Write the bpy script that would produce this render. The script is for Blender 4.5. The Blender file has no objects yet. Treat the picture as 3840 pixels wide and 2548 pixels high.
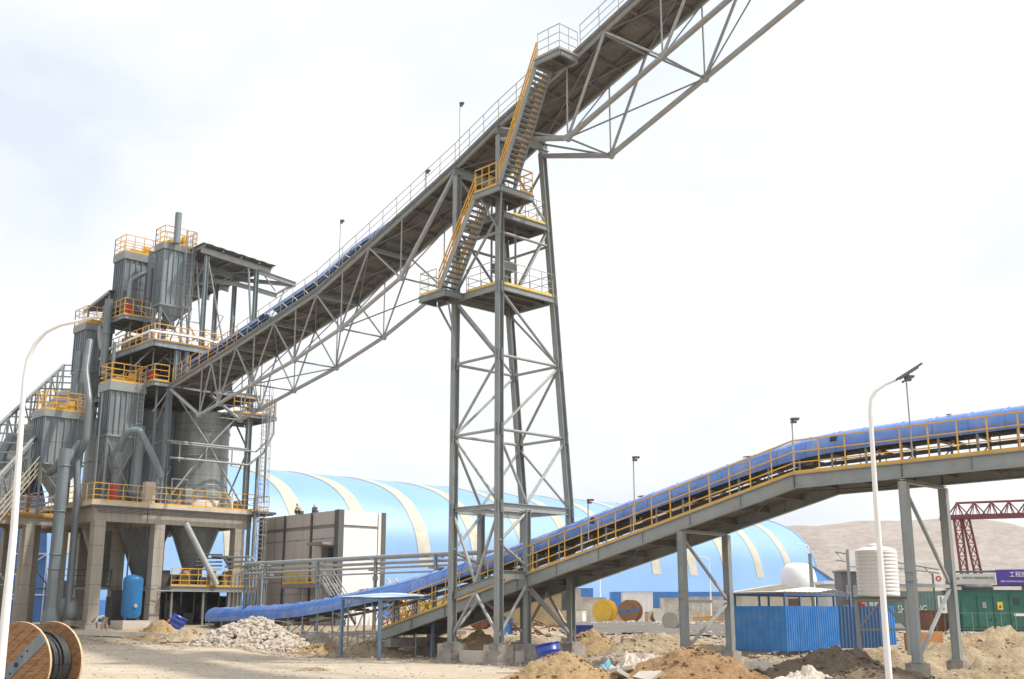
import bpy, math, random
from mathutils import Vector, Matrix, noise
random.seed(7)
scn = bpy.context.scene
R = math.radians
# ---------------------------------------------------------------- camera
cam_d = bpy.data.cameras.new('camera'); cam = bpy.data.objects.new('camera', cam_d)
scn.collection.objects.link(cam); scn.camera = cam
cam_d.lens = 40.19; cam_d.sensor_width = 36; cam_d.clip_start = 0.1; cam_d.clip_end = 9000
cam.location = (0, 0, 2.3); cam.rotation_euler = (R(90 + 13.46), 0, 0)
scn.render.resolution_x = 1024; scn.render.resolution_y = 679
# ---------------------------------------------------------------- world: pale overcast over a Nishita sky
SUN_EL, SUN_AZ = 55, 97          # elevation, azimuth clockwise from +Y (sun stands right and a little behind the camera)
w = bpy.data.worlds.new('World'); scn.world = w; w.use_nodes = True
nt = w.node_tree; nt.nodes.clear()
def wn(t, **k):
    n = nt.nodes.new(t)
    for a, b in k.items(): setattr(n, a, b)
    return n
wo = wn('ShaderNodeOutputWorld'); bgs = wn('ShaderNodeBackground'); bgc = wn('ShaderNodeBackground'); add = wn('ShaderNodeAddShader')
sky = wn('ShaderNodeTexSky', sky_type='NISHITA', sun_disc=False, sun_elevation=R(SUN_EL), sun_rotation=R(SUN_AZ), dust_density=3.0)
bgs.inputs[1].default_value = 0.05
nt.links.new(sky.outputs[0], bgs.inputs[0])
tc = wn('ShaderNodeTexCoord'); mp = wn('ShaderNodeMapping'); mp.inputs['Scale'].default_value = (1.0, 1.0, 2.4)
nz = wn('ShaderNodeTexNoise'); nz.inputs['Scale'].default_value = 2.1; nz.inputs['Detail'].default_value = 5; nz.inputs['Roughness'].default_value = .52; nz.inputs['Distortion'].default_value = .35
cr = wn('ShaderNodeValToRGB')
cr.color_ramp.elements[0].position = .36; cr.color_ramp.elements[0].color = (.68, .73, .82, 1)
cr.color_ramp.elements[1].position = .54; cr.color_ramp.elements[1].color = (.945, .95, .955, 1)
nt.links.new(tc.outputs['Generated'], mp.inputs[0]); nt.links.new(mp.outputs[0], nz.inputs[0]); nt.links.new(nz.outputs[0], cr.inputs[0])
nt.links.new(cr.outputs[0], bgc.inputs[0]); bgc.inputs[1].default_value = 0.765
nt.links.new(bgs.outputs[0], add.inputs[0]); nt.links.new(bgc.outputs[0], add.inputs[1]); nt.links.new(add.outputs[0], wo.inputs[0])
# ---------------------------------------------------------------- sun
sd = bpy.data.lights.new('sun', 'SUN'); sd.energy = 3.7; sd.angle = R(2.0); sd.color = (1, .95, .87)
so = bpy.data.objects.new('sun', sd); scn.collection.objects.link(so)
az, el = R(SUN_AZ), R(SUN_EL)
tosun = Vector((math.sin(az)*math.cos(el), math.cos(az)*math.cos(el), math.sin(el)))
so.rotation_euler = tosun.to_track_quat('Z', 'Y').to_euler(); so.location = (0, 0, 60)
scn.view_settings.view_transform = 'Standard'; scn.view_settings.look = 'None'; scn.view_settings.gamma = 1; scn.view_settings.exposure = 0.42
scn.view_settings.use_curve_mapping = False
scn.cycles.max_bounces = 5; scn.cycles.volume_bounces = 0; scn.cycles.transparent_max_bounces = 6
# ---------------------------------------------------------------- materials
def mat(name, col, rough=.6, metal=0., var=.12, vscale=1.5, bump=0., bscale=20., dirt=None, damt=.3, dscale=.8, streak=False, spec=.5, coat=0.):
    m = bpy.data.materials.new(name); m.use_nodes = True; t = m.node_tree; b = t.nodes['Principled BSDF']
    b.inputs['Roughness'].default_value = rough; b.inputs['Metallic'].default_value = metal
    b.inputs['Specular IOR Level'].default_value = spec; b.inputs['Coat Weight'].default_value = coat
    co = t.nodes.new('ShaderNodeTexCoord'); src = co.outputs['Object']
    if streak:
        mpn = t.nodes.new('ShaderNodeMapping'); mpn.inputs['Scale'].default_value = (3.0, 3.0, .25)
        t.links.new(src, mpn.inputs[0]); src2 = mpn.outputs[0]
    else: src2 = src
    n1 = t.nodes.new('ShaderNodeTexNoise'); n1.inputs['Scale'].default_value = vscale; n1.inputs['Detail'].default_value = 6
    n1.inputs['Roughness'].default_value = .6
    t.links.new(src2, n1.inputs[0])
    r1 = t.nodes.new('ShaderNodeValToRGB'); e = r1.color_ramp.elements
    e[0].position = .3; e[1].position = .7
    e[0].color = tuple(max(0, c*(1-var)) for c in col) + (1,); e[1].color = tuple(min(1, c*(1+var)) for c in col) + (1,)
    t.links.new(n1.outputs[0], r1.inputs[0]); out = r1.outputs[0]
    if dirt:
        n2 = t.nodes.new('ShaderNodeTexNoise'); n2.inputs['Scale'].default_value = dscale; n2.inputs['Detail'].default_value = 9; n2.inputs['Roughness'].default_value = .7
        t.links.new(src2, n2.inputs[0])
        r2 = t.nodes.new('ShaderNodeValToRGB'); r2.color_ramp.elements[0].position = .48; r2.color_ramp.elements[1].position = .68
        r2.color_ramp.elements[1].color = (damt*1.0,)*3 + (1,); r2.color_ramp.elements[0].color = (0, 0, 0, 1)
        t.links.new(n2.outputs[0], r2.inputs[0])
        mx = t.nodes.new('ShaderNodeMix'); mx.data_type = 'RGBA'
        t.links.new(r2.outputs[0], mx.inputs[0]); t.links.new(out, mx.inputs[6]); mx.inputs[7].default_value = tuple(dirt) + (1,)
        out = mx.outputs[2]
    if name.find('steel') >= 0 or name.find('duct') >= 0:
        oi = t.nodes.new('ShaderNodeObjectInfo'); mr = t.nodes.new('ShaderNodeMapRange'); mr.inputs[3].default_value = .86; mr.inputs[4].default_value = 1.12; t.links.new(oi.outputs['Random'], mr.inputs[0])
        hs_ = t.nodes.new('ShaderNodeHueSaturation'); t.links.new(mr.outputs[0], hs_.inputs['Value']); t.links.new(out, hs_.inputs['Color']); out = hs_.outputs[0]
        n4 = t.nodes.new('ShaderNodeTexNoise'); n4.inputs['Scale'].default_value = 4.5; n4.inputs['Detail'].default_value = 10; n4.inputs['Roughness'].default_value = .75
        mp4 = t.nodes.new('ShaderNodeMapping'); mp4.inputs['Scale'].default_value = (1.6, 1.6, .35); t.links.new(src, mp4.inputs[0]); t.links.new(mp4.outputs[0], n4.inputs[0])
        r4 = t.nodes.new('ShaderNodeValToRGB'); r4.color_ramp.elements[0].position = .60; r4.color_ramp.elements[1].position = .72; r4.color_ramp.elements[1].color = (.7, .7, .7, 1); t.links.new(n4.outputs[0], r4.inputs[0])
        mx4 = t.nodes.new('ShaderNodeMix'); mx4.data_type = 'RGBA'; mx4.inputs[7].default_value = (.16, .085, .045, 1); t.links.new(r4.outputs[0], mx4.inputs[0]); t.links.new(out, mx4.inputs[6]); out = mx4.outputs[2]
    t.links.new(out, b.inputs['Base Color'])
    if bump:
        n3 = t.nodes.new('ShaderNodeTexNoise'); n3.inputs['Scale'].default_value = bscale; n3.inputs['Detail'].default_value = 7
        t.links.new(src, n3.inputs[0]); bp = t.nodes.new('ShaderNodeBump'); bp.inputs['Strength'].default_value = bump; bp.inputs['Distance'].default_value = .08
        t.links.new(n3.outputs[0], bp.inputs['Height']); t.links.new(bp.outputs[0], b.inputs['Normal'])
    return m
DUST = (.42, .34, .25)
M = {}
M['steel'] = mat('grey_painted_steel', (.225, .25, .248), .45, var=.14, vscale=1.2, dirt=(.30, .25, .18), damt=.6, dscale=1.6)
M['steel2'] = mat('light_grey_steel', (.31, .33, .328), .45, var=.12, vscale=2.5, dirt=(.30, .23, .16), damt=.55, dscale=2.2)
M['steelblue'] = mat('blue_grey_steel', (.17, .21, .23), .4, var=.16, vscale=.9, dirt=(.36, .345, .31), damt=.75, streak=True)
M['steelblue2'] = mat('blue_grey_duct_paint', (.15, .185, .205), .42, var=.2, vscale=1.0, dirt=(.30, .29, .27), damt=.6, streak=True)
M['deck'] = mat('dusty_deck_plate', (.125, .12, .11), .75, var=.25, vscale=1.0, dirt=(.20, .18, .155), damt=.6, dscale=1.5)
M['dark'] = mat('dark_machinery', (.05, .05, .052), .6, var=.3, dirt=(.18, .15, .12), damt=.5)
M['rubber'] = mat('black_rubber', (.02, .02, .022), .7)
M['railpale'] = mat('glare_washed_rail', (.40, .34, .24), .5, var=.1)  # thin rails washed out by sky glare; the wash is put into the colour
M['orange'] = mat('orange_yellow_paint', (.66, .36, .04), .45, var=.12, dirt=(.45, .33, .2), damt=.4)
M['yellow'] = mat('yellow_paint', (.78, .50, .04), .45, var=.1, dirt=(.5, .4, .25), damt=.4)
M['red'] = mat('red_paint', (.45, .05, .03), .5)
M['hood'] = mat('blue_belt_cover_sheet', (.07, .195, .55), .24, var=.14, vscale=.9, dirt=(.30, .33, .42), damt=.6, spec=.7, coat=.5)
M['silo'] = mat('silo_plate', (.20, .225, .22), .36, var=.14, vscale=.8, dirt=(.34, .33, .29), damt=.6, streak=True)
M['silod'] = mat('dark_silo_plate', (.13, .15, .165), .36, var=.18, vscale=.8, dirt=(.2, .2, .2), damt=.6, streak=True)  # darker copy of silo plate: rear silo's shade put into colour; also on a duct
def form_lines(m, step=.82):
    t = m.node_tree; b = t.nodes['Principled BSDF']; src = b.inputs['Base Color'].links[0].from_socket; co = t.nodes.new('ShaderNodeTexCoord'); sp = t.nodes.new('ShaderNodeSeparateXYZ'); t.links.new(co.outputs['Object'], sp.inputs[0])
    def mt(op, a, v):
        n = t.nodes.new('ShaderNodeMath'); n.operation = op; t.links.new(a, n.inputs[0]); n.inputs[1].default_value = v; return n.outputs[0]
    l = mt('LESS_THAN', mt('FRACT', mt('MULTIPLY', sp.outputs[2], step), 0), .035); nn = t.nodes.new('ShaderNodeTexNoise'); nn.inputs['Scale'].default_value = 2.2; t.links.new(co.outputs['Object'], nn.inputs[0])
    ml = t.nodes.new('ShaderNodeMath'); ml.operation = 'MULTIPLY'; t.links.new(l, ml.inputs[0]); t.links.new(nn.outputs[0], ml.inputs[1]); mx = t.nodes.new('ShaderNodeMix'); mx.data_type = 'RGBA'; mx.inputs[7].default_value = (.12, .10, .08, 1)
    t.links.new(ml.outputs[0], mx.inputs[0]); t.links.new(src, mx.inputs[6]); t.links.new(mx.outputs[2], b.inputs['Base Color']); return m
M['conc'] = mat('cast_concrete', (.34, .31, .255), .9, var=.14, vscale=1.2, bump=.25, bscale=6, dirt=(.22, .19, .155), damt=.6, dscale=1.1, streak=True)
M['concl'] = mat('pale_concrete', (.52, .48, .41), .9, var=.1, bump=.2, bscale=8, dirt=(.36, .3, .22), damt=.6)
M['concd'] = mat('stained_footing_concrete', (.34, .305, .26), .92, var=.25, bump=.3, bscale=6, dirt=(.12, .10, .085), damt=.8, dscale=2)
M['dome'] = None
M['gear'] = mat('dusty_ochre_machine_paint', (.36, .24, .10), .6, var=.2, dirt=(.2, .17, .13), damt=.7)
M['cabinw'] = mat('dusty_white_cabin', (.54, .51, .46), .6, var=.22, vscale=1.2, dirt=(.36, .29, .21), damt=.8, dscale=.9)
M['cream'] = mat('translucent_cream_panel', (.42, .40, .32), .6, var=.16, vscale=.9, dirt=(.36, .36, .32), damt=.4)
M['bluewall'] = mat('deep_blue_wall_sheet', (.05, .19, .50), .4, var=.1)
M['blueshed'] = mat('blue_gable_sheet', (.06, .24, .62), .4, var=.08)
M['fenceblue'] = mat('blue_corrugated_fence', (.03, .22, .58), .36, var=.1, dirt=(.2, .28, .38), damt=.5, dscale=1.6)
M['framblue'] = mat('dark_blue_frame', (.05, .12, .25), .45)
M['shelter'] = mat('blue_grey_post_paint', (.10, .19, .29), .45, dirt=(.3, .3, .3), damt=.3)
M['roofsheet'] = mat('weathered_roof_sheet', (.42, .52, .60), .4, var=.12)
M['panelb'] = mat('beige_wall_panel', (.54, .49, .435), .6, var=.07, vscale=.6, dirt=(.33, .27, .22), damt=.4, streak=True)  # switchgear side: its shade against the sunlit white end is put into the colour
M['panelw'] = mat('white_wall_panel', (.80, .78, .74), .55, var=.04, vscale=.6, dirt=(.6, .54, .46), damt=.3, streak=True)
M['trimd'] = mat('dark_grey_trim', (.10, .10, .10), .5)
M['trim'] = mat('grey_trim', (.24, .235, .225), .5)
M['white'] = mat('white_paint', (.80, .79, .76), .4, var=.05, dirt=(.62, .56, .48), damt=.35)
M['tankw'] = mat('white_plastic_tank', (.80, .78, .74), .45, var=.04, dirt=(.6, .54, .46), damt=.4, streak=True)
M['tankb'] = mat('blue_pressure_vessel', (.015, .15, .37), .3, var=.1, dirt=(.1, .2, .3), damt=.4)
M['drum'] = mat('blue_plastic_drum', (.02, .05, .28), .35, var=.15, dirt=(.12, .13, .25), damt=.4)
M['green'] = mat('green_enclosure_paint', (.01, .115, .082), .42, var=.15, dirt=(.10, .2, .16), damt=.35)
M['greend'] = mat('dark_green_paint', (.01, .06, .05), .5)
M['teal'] = mat('faded_teal_paint', (.16, .27, .23), .6, var=.15, dirt=(.35, .2, .14), damt=.7, dscale=1.3)
M['crane'] = mat('dark_red_crane_paint', (.17, .03, .035), .55, var=.2)
M['purple'] = mat('purple_banner_fabric', (.065, .035, .27), .6, var=.08)
M['banner'] = mat('grey_white_banner', (.60, .58, .53), .6, var=.05)
M['ink'] = mat('dark_ink', (.09, .09, .10), .6)
M['lett'] = mat('white_lettering', (.8, .8, .82), .5)
M['tan'] = mat('tan_wall', (.42, .31, .16), .85, var=.1, dirt=(.5, .4, .26), damt=.5)
M['creamw'] = mat('cream_wall', (.62, .55, .42), .8, var=.08)
M['sandsheet'] = mat('white_sack_fabric', (.56, .50, .42), .8, var=.2, vscale=3, bump=.5, bscale=3, dirt=(.5, .38, .27), damt=.6, dscale=2)
M['rust'] = mat('rusty_steel', (.20, .09, .05), .75, var=.3, vscale=3)
M['orangesoil'] = mat('orange_form_panel', (.40, .19, .07), .85, var=.2)
M['black'] = mat('black_cable', (.028, .028, .03), .55, var=.3, vscale=4)
M['skin'] = mat('skin', (.32, .18, .12), .6); M['cloth'] = mat('white_shirt_cloth', (.72, .69, .64), .8); M['trou'] = mat('pale_trousers', (.36, .29, .22), .85)
M['darkc'] = mat('dark_clothes', (.06, .05, .055), .85); M['tealtarp'] = mat('pale_blue_plastic', (.25, .52, .60), .4)
M['glass'] = mat('dark_glass', (.03, .035, .045), .15); M['lampgrey'] = mat('lamp_housing_grey', (.13, .12, .11), .5)
M['brown'] = mat('brown_door', (.16, .08, .035), .6)
def wood_mat(name, c1, c2, sc=(1, 1, 9)):
    m = bpy.data.materials.new(name); m.use_nodes = True; t = m.node_tree; b = t.nodes['Principled BSDF']; b.inputs['Roughness'].default_value = .75
    co = t.nodes.new('ShaderNodeTexCoord'); mpn = t.nodes.new('ShaderNodeMapping'); mpn.inputs['Scale'].default_value = sc
    n1 = t.nodes.new('ShaderNodeTexNoise'); n1.inputs['Scale'].default_value = 3; n1.inputs['Detail'].default_value = 9; n1.inputs['Roughness'].default_value = .7
    r1 = t.nodes.new('ShaderNodeValToRGB'); r1.color_ramp.elements[0].position = .34; r1.color_ramp.elements[1].position = .66
    r1.color_ramp.elements[0].color = c1 + (1,); r1.color_ramp.elements[1].color = c2 + (1,)
    t.links.new(co.outputs['Object'], mpn.inputs[0]); t.links.new(mpn.outputs[0], n1.inputs[0]); t.links.new(n1.outputs[0], r1.inputs[0])
    t.links.new(r1.outputs[0], b.inputs['Base Color'])
    bp = t.nodes.new('ShaderNodeBump'); bp.inputs['Strength'].default_value = .3; bp.inputs['Distance'].default_value = .02
    t.links.new(n1.outputs[0], bp.inputs['Height']); t.links.new(bp.outputs[0], b.inputs['Normal']); return m
M['wood'] = wood_mat('weathered_plank_wood', (.17, .075, .028), (.40, .225, .10), (1.2, 1.2, 10))
M['wood2'] = wood_mat('pale_wood_edge', (.45, .30, .17), (.66, .50, .33))
def dome_mat():
    m = bpy.data.materials.new('light_blue_roof_sheet'); m.use_nodes = True; t = m.node_tree; b = t.nodes['Principled BSDF']
    b.inputs['Roughness'].default_value = .5; b.inputs['Specular IOR Level'].default_value = .7; b.inputs['Coat Weight'].default_value = .25; b.inputs['Coat Roughness'].default_value = .38; b.inputs['Coat IOR'].default_value = 1.6
    co = t.nodes.new('ShaderNodeTexCoord'); n1 = t.nodes.new('ShaderNodeTexNoise'); n1.inputs['Scale'].default_value = .12; n1.inputs['Detail'].default_value = 6
    r1 = t.nodes.new('ShaderNodeValToRGB'); r1.color_ramp.elements[0].position = .3; r1.color_ramp.elements[1].position = .7
    r1.color_ramp.elements[0].color = (.15, .30, .56, 1); r1.color_ramp.elements[1].color = (.185, .35, .61, 1)
    t.links.new(co.outputs['Object'], n1.inputs[0]); t.links.new(n1.outputs[0], r1.inputs[0])
    sp = t.nodes.new('ShaderNodeSeparateXYZ'); t.links.new(co.outputs['Object'], sp.inputs[0])
    mm = t.nodes.new('ShaderNodeMath'); mm.operation = 'MULTIPLY'; mm.inputs[1].default_value = .62; t.links.new(sp.outputs[2], mm.inputs[0])
    fr = t.nodes.new('ShaderNodeMath'); fr.operation = 'FRACT'; t.links.new(mm.outputs[0], fr.inputs[0])
    lt_ = t.nodes.new('ShaderNodeMath'); lt_.operation = 'LESS_THAN'; lt_.inputs[1].default_value = .07; t.links.new(fr.outputs[0], lt_.inputs[0])
    n2 = t.nodes.new('ShaderNodeTexNoise'); n2.inputs['Scale'].default_value = .9; n2.inputs['Detail'].default_value = 8; t.links.new(co.outputs['Object'], n2.inputs[0])
    ml = t.nodes.new('ShaderNodeMath'); ml.operation = 'MULTIPLY'; t.links.new(lt_.outputs[0], ml.inputs[0]); t.links.new(n2.outputs[0], ml.inputs[1])
    mx = t.nodes.new('ShaderNodeMix'); mx.data_type = 'RGBA'; mx.inputs[7].default_value = (.14, .33, .56, 1); t.links.new(ml.outputs[0], mx.inputs[0]); t.links.new(r1.outputs[0], mx.inputs[6])
    t.links.new(mx.outputs[2], b.inputs['Base Color'])
    return m
M['dome'] = dome_mat()
form_lines(M['conc']); form_lines(M['silo'], .55); form_lines(M['steelblue'], .42); form_lines(M['panelb'], .35)
# ---------------------------------------------------------------- mesh helpers
Z = Vector((0, 0, 1))
def V(*a): return Vector(a)
class MB:
    def __init__(s): s.v = []; s.f = []; s.sm = []
    def add(s, vs, fs, smooth=False):
        o = len(s.v); s.v += [Vector(x) for x in vs]
        for f in fs: s.f.append([i+o for i in f]); s.sm.append(smooth)
    def hexa(s, p):   # 8 points: bottom 4, top 4
        s.add(p, [(0, 3, 2, 1), (4, 5, 6, 7), (0, 1, 5, 4), (1, 2, 6, 5), (2, 3, 7, 6), (3, 0, 4, 7)])
    def box(s, c, sx, sy, sz, ax=None, ay=None):   # centre of base
        c = Vector(c); ax = ax or V(1, 0, 0); ay = ay or V(0, 1, 0); a = ax*(sx/2); b = ay*(sy/2); h = V(0, 0, sz)
        q = [c-a-b, c+a-b, c+a+b, c-a+b]; s.hexa(q + [x+h for x in q])
    def beam(s, p, q, w, h, up=Z):
        p, q = Vector(p), Vector(q); d = (q-p)
        if d.length < 1e-6: return
        d.normalize(); side = d.cross(up)
        if side.length < 1e-3: side = d.cross(V(1, 0, 0))
        side.normalize(); u2 = side.cross(d).normalized(); a = side*(w/2); b = u2*(h/2)
        s.hexa([p-a-b, p+a-b, p+a+b, p-a+b, q-a-b, q+a-b, q+a+b, q-a+b])
    def ibeam(s, p, q, w, h, up=Z, tf=.03, tw=.02):
        p, q = Vector(p), Vector(q); d = (q-p).normalized(); side = d.cross(up)
        if side.length < 1e-3: side = d.cross(V(1, 0, 0))
        side.normalize(); u2 = side.cross(d).normalized()
        s.beam(p+u2*(h/2-tf/2), q+u2*(h/2-tf/2), w, tf, up); s.beam(p-u2*(h/2-tf/2), q-u2*(h/2-tf/2), w, tf, up)
        s.beam(p, q, tw, h-2*tf-.004, up)
    def tube(s, pts, r, n=8, cap=True, r2=None):
        pts = [Vector(p) for p in pts]; rs = r if isinstance(r, (list, tuple)) else [r]*len(pts)
        if r2 is not None: rs = [r+(r2-r)*i/(len(pts)-1) for i in range(len(pts))]
        vs = []; ref = None
        for i, p in enumerate(pts):
            if i == 0: d = pts[1]-pts[0]
            elif i == len(pts)-1: d = pts[-1]-pts[-2]
            else: d = (pts[i]-pts[i-1]).normalized() + (pts[i+1]-pts[i]).normalized()
            if d.length < 1e-9: d = pts[i]-pts[i-1]
            d.normalize()
            if ref is None:
                ref = d.cross(Z)
                if ref.length < .05: ref = d.cross(V(1, 0, 0))
            ref = (ref - d*ref.dot(d)); ref.normalize(); o = d.cross(ref)
            for k in range(n):
                a = 2*math.pi*k/n; vs.append(p + (ref*math.cos(a) + o*math.sin(a))*rs[i])
        fs = []
        for i in range(len(pts)-1):
            for k in range(n): fs.append((i*n+k, i*n+(k+1) % n, (i+1)*n+(k+1) % n, (i+1)*n+k))
        s.add(vs, fs, True)
        if cap: s.add(vs[:n], [tuple(range(n-1, -1, -1))]); s.add(vs[-n:], [tuple(range(n))])
    def lathe(s, c, prof, n=24, axis=Z, smooth=True, cap=False):
        c = Vector(c); axis = Vector(axis).normalized(); a = axis.cross(V(1, 0, 0))
        if a.length < .1: a = axis.cross(V(0, 1, 0))
        a.normalize(); b = axis.cross(a); vs = []
        for r, h in prof:
            for k in range(n):
                t = 2*math.pi*k/n; vs.append(c + axis*h + (a*math.cos(t)+b*math.sin(t))*r)
        fs = [(i*n+k, i*n+(k+1) % n, (i+1)*n+(k+1) % n, (i+1)*n+k) for i in range(len(prof)-1) for k in range(n)]
        s.add(vs, fs, smooth)
        if cap: s.add(vs[:n], [tuple(range(n-1, -1, -1))]); s.add(vs[-n:], [tuple(range(n))])
    def poly(s, pts, th, nrm):   # flat polygon with thickness
        pts = [Vector(p) for p in pts]; nrm = Vector(nrm).normalized()*th; n = len(pts)
        s.add(pts + [p+nrm for p in pts], [tuple(range(n-1, -1, -1)), tuple(range(n, 2*n))] + [(i, (i+1) % n, n+(i+1) % n, n+i) for i in range(n)])
    def frustum(s, c, a1, b1, a2, b2, h, ax, ay):   # bottom a1 x b1, top a2 x b2
        c = Vector(c); q = []
        for (A_, B_, hh) in ((a1, b1, 0), (a2, b2, h)):
            for sx, sy in ((-1, -1), (1, -1), (1, 1), (-1, 1)): q.append(c + ax*(sx*A_/2) + ay*(sy*B_/2) + V(0, 0, hh))
        s.hexa(q)
    def build(s, name, m, parent=None):
        me = bpy.data.meshes.new(name)
        p = parent
        off = Vector((0, 0, 0))
        while p is not None: off += p.location; p = p.parent
        me.from_pydata([tuple(x-off) for x in s.v], [], s.f); me.validate(); me.update()
        me.polygons.foreach_set('use_smooth', s.sm[:len(me.polygons)]) if len(s.sm) == len(me.polygons) else None
        o = bpy.data.objects.new(name, me); scn.collection.objects.link(o); o.parent = parent
        me.materials.append(m if not isinstance(m, str) else M[m])
        return o
def thing(name, label, cat, loc=(0, 0, 0), group=None):
    o = bpy.data.objects.new(name, None); scn.collection.objects.link(o); o.location = loc; o.empty_display_size = .3
    o['label'] = label; o['category'] = cat
    if group: o['group'] = group
    return o
def tag(o, label=None, cat=None, group=None, kind=None):
    if label: o['label'] = label
    if cat: o['category'] = cat
    if group: o['group'] = group
    if kind: o['kind'] = kind
    return o
def dup(root, loc, label=None, rz=0):
    r = root.copy(); scn.collection.objects.link(r); r.location = loc; r.rotation_euler = (0, 0, rz)
    if label: r['label'] = label
    for ch in list(root.children):
        c = ch.copy(); scn.collection.objects.link(c); c.parent = r
        for g in list(ch.children):
            d = g.copy(); scn.collection.objects.link(d); d.parent = c
    return r
def single(mb, name, m, label, cat, group=None, loc=None):
    if loc is not None:
        for v in mb.v: v -= Vector(loc)
    o = mb.build(name, m); 
    if loc is not None: o.location = loc
    return tag(o, label, cat, group)
def lerp(a, b, t): return Vector(a)*(1-t) + Vector(b)*t
def railing(root, pts, m='orange', h=1.15, sp=1.1, r=.02, toe=True, name='railing', closed=False, toem=None, pw=.045):
    mb = MB(); tb = MB(); pts = [Vector(p) for p in pts]
    if closed: pts = pts + [pts[0]]
    for a, b in zip(pts[:-1], pts[1:]):
        L = (b-a).length; n = max(1, round(L/sp))
        for i in range(n+1):
            if i == n and b is not pts[-1]: continue
            p = lerp(a, b, i/n); mb.beam(p, p+V(0, 0, h), pw, pw)
        for hh, rr in ((h, r*1.25), (h*.66, r), (h*.33, r)): mb.beam(a+V(0, 0, hh), b+V(0, 0, hh), rr*2, rr*2)
        if toe: tb.beam(a+V(0, 0, .06), b+V(0, 0, .06), .012, .12)
    o = mb.build(name, m, root)
    if toe: tb.build('toe_board', toem or m, root)
    return o
# ---------------------------------------------------------------- the site grid: the plant, both galleries and the long barn share these axes
A0 = V(-2.8, 55, 0); ua = .81
U = V(math.cos(ua), -math.sin(ua), 0); N = V(math.sin(ua), math.cos(ua), 0)
def G(s, t, z): return A0 + U*s + N*t + V(0, 0, z)
u2a = .77; B0 = V(13.32, 39, 0); U2 = V(math.cos(u2a), -math.sin(u2a), 0); N2 = V(math.sin(u2a), math.cos(u2a), 0)
EYE = V(0, 0, 2.3)
def Q(s, t, z): return EYE + (B0 + U2*s + N2*t + V(0, 0, z) - EYE)*1.05
def interp(pr, x):
    if x <= pr[0][0]: 
        a, b = pr[0], pr[1]
    elif x >= pr[-1][0]: a, b = pr[-2], pr[-1]
    else:
        for a, b in zip(pr[:-1], pr[1:]):
            if a[0] <= x <= b[0]: break
    return a[1] + (b[1]-a[1])*(x-a[0])/(b[0]-a[0])
def sst(a, b, x): 
    t = min(1, max(0, (x-a)/(b-a))); return t*t*(3-2*t)
# ================================================================ GROUND
def fbm(x, y, s, o=4): return noise.fractal(V(x*s, y*s, 3.7), .9, 2.1, o)
def hgt(x, y):
    hr = 1.30*sst(46, 66, y) + .2*sst(66, 90, y)
    hm = .12*sst(44, 60, y) + .95*sst(0, 1.5, y - min(66.5, max(60.2, 62.6 - .72*(x+6))) + .8*noise.noise(V(x*.5, y*.4, 0))) + .45*sst(67, 77, y)
    hl = .15*sst(38, 50, y) + .45*sst(50, 67, y) + .5*sst(67, 71, y) + .42*sst(71, 76, y)
    a = sst(-15, -11, x); b = sst(2.0, 6.0, x - .12*(y-55))
    h = hl*(1-a) + hm*a; h = h*(1-b) + hr*b
    rough = .25 + .75*max(b*sst(40, 46, y), sst(58, 63, y)*a*(1-sst(68, 72, y)))
    rough *= 1 - .75*sst(70, 80, y)
    h += rough*(.10*fbm(x, y, .9) + .05*fbm(x+9, y, 3.1, 3)) + .03*fbm(x, y, .25)
    if y > 110: h += .5*fbm(x, y, .02)
    return h
def axis_samples(lo, hi, step, far_lo, far_hi, g=1.22):
    xs = []; v = lo
    while v <= hi: xs.append(v); v += step
    st = step*2
    while xs[-1] < far_hi: xs.append(xs[-1]+st); st *= g
    st = step*2
    while xs[0] > far_lo: xs.insert(0, xs[0]-st); st *= g
    return xs
xs = axis_samples(-27, 28, .3, -5000, 5000); ys = axis_samples(36, 80, .3, -120, 5000)
gm = MB(); nx = len(xs)
gm.v = [V(x, y, hgt(x, y)) for y in ys for x in xs]
gm.f = [(j*nx+i, j*nx+i+1, (j+1)*nx+i+1, (j+1)*nx+i) for j in range(len(ys)-1) for i in range(nx-1)]; gm.sm = [True]*len(gm.f)
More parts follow.
